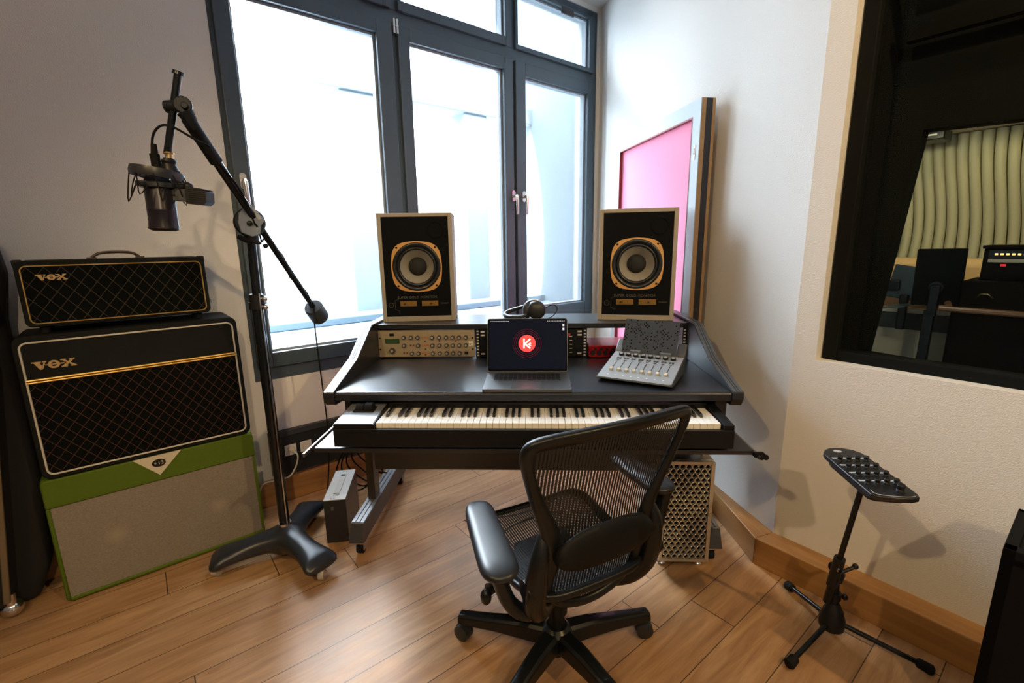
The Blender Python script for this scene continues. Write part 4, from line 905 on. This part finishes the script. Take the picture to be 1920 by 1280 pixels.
#=================================================================== COMPUTER TOWER
t = thing('computer_tower', 'aluminium computer tower with a lattice of round holes under the desk', 'computer', D(.522, 1.80, 0))
W_ = t.matrix_world
alw = mat('warm_aluminium', (.62, .58, .50), .32, .75)
w0, w1, z0, z1 = 0, .212, .038, .500
g = G(); g.box(w0, w1, .012, .44, z0, z1); g.obj('housing', alw, t, W_, bevel=.008, seg=3)
g = G(); rows = 22; hh = (z1 - z0 - .03) / rows; pw = .0252; R0 = .0100
g.m = 1; g.box(w0 + .006, w1 - .006, .0105, .0118, z0 + .006, z1 - .006); g.m = 0
pitch = .0252
g.box(w0 + .001, w0 + .016, 0, .014, z0 + .004, z1 - .004); g.box(w1 - .016, w1 - .001, 0, .014, z0 + .004, z1 - .004); g.box(w0 + .012, w1 - .012, 0, .014, z0 + .001, z0 + .015); g.box(w0 + .012, w1 - .012, 0, .014, z1 - .015, z1 - .001)
for r_ in range(rows):
    cz = z0 + .015 + hh * (r_ + .5); ncol = 8 if r_ % 2 == 0 else 7; xs = w0 + .106 - pitch * (ncol - 1) / 2
    for c_ in range(ncol):
        cx = xs + c_ * pitch; seg = 14; outp = []; inp = []; inp2 = []
        for k in range(seg):
            a = 2 * PI * k / seg; ca, sa = math.cos(a), math.sin(a)
            s_ = min(pitch / 2 / max(abs(ca), 1e-6), hh / 2 / max(abs(sa), 1e-6)); outp.append((cx + ca * s_, .001, cz + sa * s_)); inp.append((cx + ca * R0, .0, cz + sa * R0)); inp2.append((cx + ca * R0 * .86, .010, cz + sa * R0 * .86))
        g.ring([outp, inp, inp2], cap=False)
    if ncol == 7:
        for xe in (w0 + .012, w1 - .012): g.box(xe - .004, xe + .004, .0005, .0015, cz - hh / 2, cz + hh / 2)
g.obj('lattice_front', [alw, matte], t, W_, angle=50)
g = G()
for x in (w0 + .03, w1 - .03):
    g.tube([(x, .07, z1 - .01), (x, .07, z1 + .045), (x, .10, z1 + .06), (x, .38, z1 + .06), (x, .40, z1 + .045), (x, .40, z1 - .01)], .009, 12)
g.obj('top_handle', alw, t, W_)
g = G(); g.lathe([(.020, 0), (.022, .008), (.014, .018), (.012, .040)], seg=20); f0 = g.obj('foot', chrome, t, W_ @ T_((.028, .05, 0)))
for x, y in ((.184, .05), (.028, .38), (.184, .38)): dup(f0, t, T_((x, y, 0)))
# black box on floor by desk foot
BX = D() @ Matrix.Identity(4)
t = thing('power_supply_box', 'narrow grey-topped black metal box standing on the floor by the desk foot', 'box', frame(-.890, 1.985, 9))
W_ = t.matrix_world
g = G(); g.box(0, .100, 0, .30, .003, .220); g.obj('box_body', mat('box_black', (.016, .016, .018), .45), t, W_, bevel=.001, smooth=False)
g = G(); g.box(.0005, .0995, .0, .30, .220, .224); g.obj('top_plate', mat('light_grey_metal', (.52, .52, .50), .4, .2), t, W_, smooth=False)
g = G(); g.box(.036, .064, .04, .25, .224, .229); g.m = 1; g.box(.040, .060, .225, .24, .229, .230); g.box(.038, .062, .045, .052, .229, .230); g.obj('carry_handle', [mat('handle_grey', (.46, .46, .44), .35), blackr], t, W_, bevel=.001, smooth=False)
g = G()
for x in (.03, .045): g.box(x, x + .005, .010, .015, .2242, .2248); g.box(x + .01, x + .015, .280, .285, .2242, .2248)
g.obj('screws', blackm, t, W_, smooth=False)
g = G(); g.box(.1, .1012, .004, .296, .006, .218); g.obj('side_plate', mat('brushed_side', (.30, .27, .23), .35, .7, noise=.3, nscale=20), t, W_, smooth=False)
g = G(); g.box(.032, .044, -.002, 0, .170, .188); g.obj('latch', mat('tarnished', (.2, .19, .17), .4, .8), t, W_, smooth=False)
# outlets
t = thing('socket_panel', 'black wall duct panel below the window holding two white sockets', 'socket panel', A(.49, 2.665, .155))
W_ = t.matrix_world
g = G(); g.prism([(0, -.0), (.0, .25), (1.3, .25), (1.3, 0)], -.030, 0, 'y'); g.m = 1; g.box(0, 1.3, -.036, -.03, .22, .25); g.obj('duct', [mat('duct_black', (.013, .015, .016), .4), mat('duct_grey', (.035, .04, .042), .4)], t, W_, bevel=.003, smooth=False)
for x in (.100, .180):
    g = G(); g.prism(rrect(x - .030, x + .030, .105, .165, .003), -.034, -.030); so = g.obj('socket', white_pl, t, W_, bevel=.001, smooth=False)
    g = G(); g.lathe([(.021, 0), (.021, .002), (.019, -.004), (0, -.004)], (x, -.0345, .135), (0, -1, 0), 28, cap=False); g.m = 1; g.lathe([(.003, 0), (.003, .0005)], (x - .008, -.031, .135), (0, -1, 0), 8); g.lathe([(.003, 0), (.003, .0005)], (x + .008, -.031, .135), (0, -1, 0), 8)
    g.obj('socket_well', [mat('socket_shadow_grey', (.45, .42, .36), .4), blackp], so, W_)
g = G(); pts = [A(.590, 2.615, .300) @ Vector((0, 0, 0))]
pts = [ROOM @ Vector(p) for p in ((.592, 2.630, .295), (.597, 2.600, .290), (.612, 2.59, .262), (.598, 2.60, .20), (.56, 2.60, .155), (.50, 2.61, .150), (.43, 2.615, .147), (.40, 2.60, .08))]
g.tube(pts, .0045, 8, smooth=5); g.cyl(pts[0], pts[1], .014, .011, seg=16)
tag(g.obj('white_cable', mat('white_cord', (.62, .58, .50), .5)), 'white power cord plugged into the left wall socket', 'cable')
# cables hanging behind desk
def cable(pts, r, label, M_=DESK):
    g = G(); g.tube([M_ @ Vector(p) for p in pts], r, 7, smooth=6); return tag(g.obj('cable', blackr), label, 'cable', 'black cables hanging under the left of the desk')
rnd = random.Random(3)
for i in range(6):
    a = -.80 + .03 * i; zl = .06 + .05 * i
    cable([(-.80 + .02 * i, 2.33, .70), (-.94 + .01 * i, 2.34 + .01 * i, .46), (a - .30, 2.36, zl * .6 + .14), (a - .27, 2.38 + .01 * i, zl * .6 + .02), (a - .17, 2.38, zl * .5 + .01), (-.86 - .01 * i, 2.36 + .01 * i, zl * .6 + .16), (-.76 + .01 * i, 2.34, .70)], .0042, 'black cable among the tangle hanging under left of the desk')
cable([(-.84, 2.25, .625), (-.90, 2.28, .48), (-.905, 2.28, .33), (-.87, 2.27, .22), (-.80, 2.3, .18)], .004, 'leftmost black cable, hanging outside the left end of the desk')

#=================================================================== LEANING PINK PANEL
PM = frame(P1.x, P1.y, 90 - 169.66) @ T_((0, -.12, 0))
t = thing('acoustic_panel', 'tall silver-framed pink panel with plywood edge leaning by the right wall', 'panel', PM)
x0, x1, zt, zb, th = .706, 1.713, 2.04, .06, .075
g = G(); rect_frame(g, x0, x1, zb, zt, x0 + .06, x1 - .072, zb + .07, zt - .075, 0, .004)
g.obj('silver_frame', mat('grey_silver_face', (.36, .375, .39), .35, .4), t, PM, smooth=False)
g = G(); g.box(x0 + .06, x1 - .072, .018, .024, zb + .07, zt - .075); g.obj('pink_sheet', mat('pink_sheet_paint', (.88, .27, .43), .75), t, PM, smooth=False)
g = G(); rect_frame(g, x0 + .056, x1 - .068, zb + .066, zt - .071, x0 + .064, x1 - .076, zb + .074, zt - .079, -.001, .02); g.obj('inner_edge', mat('dark_red_edge', (.22, .025, .03), .5), t, PM, smooth=False)
g = G(); rect_frame(g, x0, x1, zb, zt, x0 + .05, x1 - .04, zb + .05, zt - .04, .004, .026); g.m = 1; rect_frame(g, x0, x1 - .001, zb, zt, x0 + .05, x1 - .04, zb + .05, zt - .04, .026, .060); g.m = 0; rect_frame(g, x0, x1, zb, zt, x0 + .05, x1 - .04, zb + .05, zt - .04, .060, th)
g.box(x0 + .05, x1 - .04, .07, th, zb + .05, zt - .04)
g.obj('edge_layers', [wood_ply, mat('dark_core', (.016, .018, .024), .6)], t, PM, smooth=False)
g = G(); g.prism(rrect(x1 - .046, x1 - .028, 1.765, 1.835, .004), -.0015, 0); g.m = 1; g.lathe([(.0045, 0), (.0045, .001)], (x1 - .037, -.0015, 1.795), (0, -1, 0), 12); g.box(x1 - .039, x1 - .035, -.0025, -.0015, 1.798, 1.82); g.obj('sticker', [mat('sticker_cream', (.72, .66, .55), .5), mat('sticker_dark', (.12, .05, .05), .5)], t, PM, smooth=False)
g = G(); g.box(x0 + .05, x0 + .25, .0, th, 0, zb); g.box(x1 - .25, x1 - .05, 0, th, 0, zb); g.obj('feet', wood_ply, t, PM, smooth=False)

#=================================================================== OFFICE CHAIR
t = thing('office_chair', 'black mesh-backed office chair on casters turned towards the desk', 'chair', CHAIR)
W_ = CHAIR
cplas = mat('graphite_plastic', (.005, .0062, .0075), .36, spec=.35); cbase = mat('graphite_base', (.005, .006, .007), .30, .1, spec=.4)
OUT = [(0, .362), (.05, .367), (.105, .388), (.146, .425), (.168, .475), (.173, .53), (.172, .58), (.178, .63), (.195, .69), (.222, .76), (.243, .83), (.260, .885), (.264, .918), (.252, .945), (.222, .957), (.15, .962), (.07, .965), (0, .966)]
def yprof(z):
    T = [(.36, -.165), (.45, -.19), (.58, -.222), (.7, -.238), (.83, -.268), (.97, -.305)]
    for (a, b_), (c, d) in zip(T, T[1:]):
        if z <= c: return b_ + (d - b_) * (z - a) / (c - a)
    return T[-1][1]
def BK(x, z, off=0): return Vector((x, yprof(z) + .55 * x * x + off, z))
# frame ring
loop = OUT + [(-x, z) for x, z in reversed(OUT[1:-1])]
n = len(loop); rings = []
for i in range(n):
    x, z = loop[i]; xa, za = loop[i - 1]; xb, zb_ = loop[(i + 1) % n]
    d = Vector((xb - xa, 0, zb_ - za)).normalized(); inn = Vector((-d.z, 0, d.x))
    wd = .030 + .030 * max(0, 1 - abs(z - .62) / .16) + .012 * (z > .9)
    p = BK(x, z); q = inn
    sec = [(0, .004), (.15, .015), (.6, .012), (1, .004), (1, -.004), (.6, -.014), (.15, -.017), (0, -.006)]
    rr = []
    for a, b_ in sec:
        xx = p.x + q.x * wd * a; zz = p.z + q.z * wd * a; rr.append(Vector((xx, yprof(zz) + .55 * xx * xx + b_, zz)))
    rings.append(rr)
g = G(); g.ring(rings, close=True); g.obj('back_frame', cplas, t, W_, sub=1, angle=180)
# mesh sheet
def halfw(z):
    zz = [p[1] for p in OUT]; best = 0
    for (xa, za), (xb, zb_) in zip(OUT, OUT[1:]):
        if za <= z <= zb_: best = xa + (xb - xa) * (z - za) / max(zb_ - za, 1e-6)
    return best
zs = [.385 + (.945 - .385) * k / 40 for k in range(41)]; vv = []; ff = []
for k, z in enumerate(zs):
    h = max(halfw(z) - .02, .01)
    for j in range(21): x = h * (j / 10 - 1); vv.append(BK(x, z, .001))
for k in range(40):
    for j in range(20): a = k * 21 + j; ff.append((a, a + 1, a + 22, a + 21))
g = G(); g.poly(vv, ff); g.obj('back_mesh', pellicle_back, t, W_, angle=180)
# lumbar pad
g = G(); rings = []
for i in range(25):
    x = -.158 + .316 * i / 24; u_ = abs(x) / .158; hh_ = .060 * math.sqrt(max(1 - u_ ** 3.2, .06)); rp = .0012 * math.sin(x * 600) if abs(x) > .085 else 0
    zc = .600 + .015 * (1 - u_ * u_)
    rings.append([Vector((x, yprof(zc) + .55 * x * x - .030 + (.016 + rp) * math.cos(2 * PI * k / 14), zc + (hh_ + rp) * math.sin(2 * PI * k / 14))) for k in range(14)])
g.ring(rings); g.obj('lumbar_pad', mat('soft_pad', (.004, .0048, .0055), .6, spec=.2), t, W_, angle=60)
# spine yoke uprights
for sx in (-1, 1):
    g = G(); g.tube([(sx * .172, -.205, .66), (sx * .190, -.215, .60), (sx * .195, -.205, .52), (sx * .190, -.185, .44), (sx * .155, -.15, .385), (sx * .09, -.10, .362), (0, -.07, .355)], [.012, .024, .031, .031, .030, .028, .03], 14, smooth=4)
    g.obj('back_support', cplas, t, W_, angle=60)
    g = G(); g.lathe([(.030, -.012), (.034, 0), (.030, .014)], (sx * .212, -.195, .50), (1, 0, 0), 24); g.obj('pivot_cap', cplas, t, W_)
    # arm
    g = G(); g.tube([(sx * .150, -.17, .410), (sx * .200, -.165, .405), (sx * .245, -.155, .445), (sx * .272, -.15, .52), (sx * .290, -.15, .60), (sx * .292, -.15, .635)], [.018, .022, .021, .020, .022, .030], 14, smooth=4); g.obj('arm_post', cplas, t, W_, angle=60)
    if sx < 0: pa = Vector((-.262, .02, .655)); pb = Vector((-.335, -.31, .655))
    else: pa = Vector((.285, .10, .655)); pb = Vector((.262, -.205, .655))
    d = (pa - pb); Lp = d.length; d.normalize(); s_ = Vector((-d.y, d.x, 0)); g = G(); rings = []
    for i in range(13):
        u_ = i / 12; e = math.sqrt(max(1 - (2 * u_ - 1) ** 6, .0)); wd = (.041 + .008 * (1 - u_)) * (.55 + .45 * e) if 0 < i < 12 else .022
        hz = .021 * (e if 0 < i < 12 else .35); c = pb + d * Lp * u_ + Vector((0, 0, -.004 * math.sin(PI * u_)))
        rings.append([c + s_ * wd * math.copysign(abs(math.cos(2 * PI * k / 16)) ** .7, math.cos(2 * PI * k / 16)) + Vector((0, 0, hz * math.copysign(abs(math.sin(2 * PI * k / 16)) ** .8, math.sin(2 * PI * k / 16)))) for k in range(16)])
    g.ring(rings); g.obj('arm_pad', mat('arm_pad_vinyl', (.011, .013, .016), .38, spec=.4), t, W_, sub=1, angle=180)
# seat
def SZ(x, y): 
    u_ = y
    base_ = .452 + .02 * (abs(x) / .24) ** 3 - .030 * max(0, (y - .14) / .13) ** 2 - .012 * math.cos(PI * max(-1, min(1, (y + .02) / .3)))
    return base_
SO = []
for k in range(40):
    a = 2 * PI * k / 40; ca, sa = math.cos(a), math.sin(a); e = .42
    x = math.copysign(abs(ca) ** e, ca); y = math.copysign(abs(sa) ** e, sa); yy = .02 + .245 * y; ww = .245 - .035 * (1 - (yy + .225) / .49)
    SO.append((x * ww, yy))
rings = []
n = len(SO)
for i in range(n):
    x, y = SO[i]; d = Vector((SO[(i + 1) % n][0] - SO[i - 1][0], SO[(i + 1) % n][1] - SO[i - 1][1], 0)).normalized(); inn = Vector((-d.y, d.x, 0)); rr = []
    for a, b_ in ((0, -.004), (.1, .012), (.6, .010), (1, .002), (1, -.006), (.5, -.014), (.1, -.014)):
        p = Vector((x, y, 0)) + inn * .032 * a; rr.append(Vector((p.x, p.y, SZ(p.x, p.y) + b_)))
    rings.append(rr)
g = G(); g.ring(rings, close=True); g.obj('seat_frame', cplas, t, W_, sub=1, angle=180)
vv = []; ff = []
for k in range(25):
    y = -.205 + .45 * k / 24; ww = .225 - .035 * (1 - (y + .225) / .49)
    for j in range(21): x = ww * (j / 10 - 1); vv.append(Vector((x, y, SZ(x, y))))
for k in range(24):
    for j in range(20): a = k * 21 + j; ff.append((a, a + 1, a + 22, a + 21))
g = G(); g.poly(vv, ff); g.obj('seat_mesh', pellicle_seat, t, W_, angle=180)
g = G(); g.box(-.10, .10, -.12, .12, .335, .415); g.box(-.19, .19, -.02, .02, .39, .42); g.obj('tilt_mechanism', cplas, t, W_, bevel=.02, seg=3)
g = G(); g.tube([(-.10, -.02, .385), (-.20, -.02, .395), (-.255, -.03, .40)], [.008, .008, .018], 10); g.sph((-.262, -.03, .38), .017, (1, 1, 1.5), 12); g.obj('tilt_lever', cplas, t, W_)
g = G(); g.cyl((0, 0, .12), (0, 0, .34), .026); g.cyl((0, 0, .20), (0, 0, .30), .034); g.obj('gas_column', blackm, t, W_)
g = G(); g.lathe([(.045, .085), (.055, .10), (.052, .135), (.034, .150)], seg=28); g.lathe([(.030, .045), (.034, .055), (.034, .09)], seg=20); g.obj('hub', cbase, t, W_)
for a in (18, 90, 162, 234, 306):
    a = R(a - 27); d = Vector((math.cos(a), math.sin(a), 0)); s_ = Vector((-d.y, d.x, 0)); rings = []
    for u_, wd, zt, zb_ in ((.03, .034, .142, .085), (.12, .030, .138, .085), (.22, .026, .122, .082), (.32, .024, .108, .074), (.350, .024, .104, .074)):
        c = d * u_; rings.append([c + s_ * wd * 1.0 + Vector((0, 0, zb_)), c + s_ * wd * .9 + Vector((0, 0, zt - .008)), c + s_ * wd * .55 + Vector((0, 0, zt)), c - s_ * wd * .55 + Vector((0, 0, zt)), c - s_ * wd * .9 + Vector((0, 0, zt - .008)), c - s_ * wd + Vector((0, 0, zb_))])
    g = G(); g.ring(rings); leg = g.obj('base_leg', cbase, t, W_, bevel=.003)
    g = G(); c = d * .338; ax_ = (s_ + d * .3).normalized()
    for sd in (-1, 1): g.lathe([(.022, 0), (.029, .003), (.029, .017), (.024, .020)], c + ax_ * (.002 if sd > 0 else -.022) + Vector((0, 0, .029)), ax_, 24)
    g.cyl(c + Vector((0, 0, .03)), c + Vector((0, 0, .075)), .008, seg=12); g.lathe([(.030, 0), (.031, .012)], c - ax_ * .006 + Vector((0, 0, .031)), ax_, 20)
    g.obj('caster', mat('caster_black', (.016, .017, .018), .4), leg, W_)

#=================================================================== MIXER ON TRIPOD
HX, HY = 1.10, 1.40
t = thing('tripod_stand', 'short black tripod stand with tilted pole beside the right wall', 'stand', T_((HX, HY, 0)))
W_ = t.matrix_world; OO = Vector((HX, HY, 0))
for fx_, fy_ in ((1.092, 1.648), (.885, 1.281), (1.335, 1.252)):
    d = Vector((fx_, fy_, 0)) - OO; e_ = d.normalized()
    g = G(); g.tube([Vector((0, 0, .075)) + e_ * .03, d * .88 + Vector((0, 0, .028))], .0085, 12); lg = g.obj('leg', tube_m, t, W_)
    g = G(); g.tube([d * .84 + Vector((0, 0, .030)), d * .86 + Vector((0, 0, .029)), d * .98 + Vector((0, 0, .019)), d + Vector((0, 0, .018))], [.011, .0155, .017, .012], 14); g.obj('rubber_foot', blackr, lg, W_)
g = G(); g.lathe([(.022, .040), (.038, .055), (.040, .085), (.030, .120), (.016, .150)], seg=24); g.obj('hub', blackp, t, W_)
g = G(); g.cyl((0, 0, .14), (-.006, .004, .235), .014); g.cyl((-.002, 0, .165), (-.002, 0, .19), .019); g.sph((.028, -.006, .175), .011, seg=10); g.obj('lower_tube', blackm, t, W_)
g = G(); g.tube([(-.006, 0, .235), (.0, 0, .262), (-.012, 0, .285), (-.028, 0, .292)], [.018, .020, .018, .014], 12); g.cyl((0, -.01, .275), (.038, -.014, .297), .006, seg=10); g.sph((.042, -.014, .30), .010, seg=10); g.obj('tilt_clamp', blackp, t, W_)
pt = Vector((1.046, 1.285, .672)) - OO; pb = Vector((1.068, 1.385, .215)) - OO
dd = (pt - pb).normalized()
g = G(); g.cyl(pb - dd * .02, pt, .0085, seg=14); g.cyl(pb - dd * .06, pb + dd * .02, .012, seg=12); g.obj('pole', tube_m, t, W_)
g = G(); g.cyl(pb + dd * .02, pb + dd * .145, .0165, seg=16); g.m = 1; g.lathe([(.008, 0), (.007, .005)], pb + dd * .105 + Vector((-.005, -.016, 0)), (0, -1, 0), 12); g.obj('grip', [blackp, chrome], t, W_)
MX = frame(1.042, 1.285, -3, .672) @ Matrix.Rotation(R(4), 4, 'X')
t = thing('personal_mixer', 'small black mixer with sixteen knobs mounted on the tripod stand', 'mixer', MX)
g = G(); pts = []
for k in range(9): a = R(180 * k / 8); pts.append((.062 * math.cos(a), .088 + .052 * math.sin(a)))
pts += [(-.062, -.12), (-.045, -.132), (.03, -.142), (.055, -.135), (.062, -.12)]
g.prism(pts, .018, .032, 'z'); g.prism([(x * .82, y * .82) for x, y in pts], .0, .018, 'z'); g.obj('mixer_body', mat('mixer_black', (.012, .013, .015), .3), t, MX, bevel=.002)
g = G()
for r_ in range(4): y = .062 - r_ * .042; g.box(-.052, .050, y + .006, y + .013, .032, .0326)
g.obj('white_strip', mat('strip_grey', (.50, .52, .52), .5), t, MX, smooth=False)
g = G(); g.lathe([(.0085, 0), (.0075, .004), (.006, .006), (.0075, .014), (.0065, .016)], seg=16); kn0 = g.obj('knob', blackp, t, MX @ T_((-.039, .056, .032)))
for r_ in range(4):
    for c_ in range(4):
        if r_ or c_: dup(kn0, t, T_((-.039 + c_ * .026, .056 - r_ * .042, .032)))
dup(kn0, t, T_((.022, -.108, .032)) @ Matrix.Scale(1.45, 4))
g = G(); g.prism([(-.01 + .012 * math.cos(2 * PI * k / 20), .115 + .008 * math.sin(2 * PI * k / 20)) for k in range(20)], .032, .0325, 'z'); g.obj('badge', mat('badge_silver', (.45, .46, .47), .4), t, MX)
g = G(); g.tube([(-.05, -.10, .0322), (-.045, -.122, .0322), (.02, -.134, .0322), (.05, -.128, .0322)], .0008, 4, smooth=3); g.obj('printed_line', mat('badge_silver'), t, MX)
# black cabinet at right edge
CB = frame(1.185, 1.010, 39.3)
t = thing('black_rack_cabinet', 'black slanted-top wooden rack cabinet at the right edge of the picture', 'cabinet', frame(1.185, 1.010, -52.3))
W_ = t.matrix_world
wood_b = mat('black_stained_wood', (.004, .0035, .003), .8, spec=.12, noise=.3, nscale=25)
dk = .27
g = G(); g.box(0, .56, 0, .024, 0, .62); g.box(0, .024, 0, dk, 0, .64); g.box(.536, .56, 0, dk, 0, .64); g.box(0, .56, dk - .02, dk, 0, .64); g.box(0, .56, 0, dk, 0, .03); g.box(0, .56, 0, .03, .60, .64); g.obj('cabinet_body', wood_b, t, W_, bevel=.002, smooth=False)
g = G(); g.box(.024, .536, .03, dk - .02, .59, .61); g.obj('top_unit', mat('rack_black'), t, W_, smooth=False)
g = G()
for y in (.06, .20): g.lathe([(.004, 0), (.003, .003)], (.05, y, .61), (0, 0, 1), 10)
g.obj('screws', chrome, t, W_)
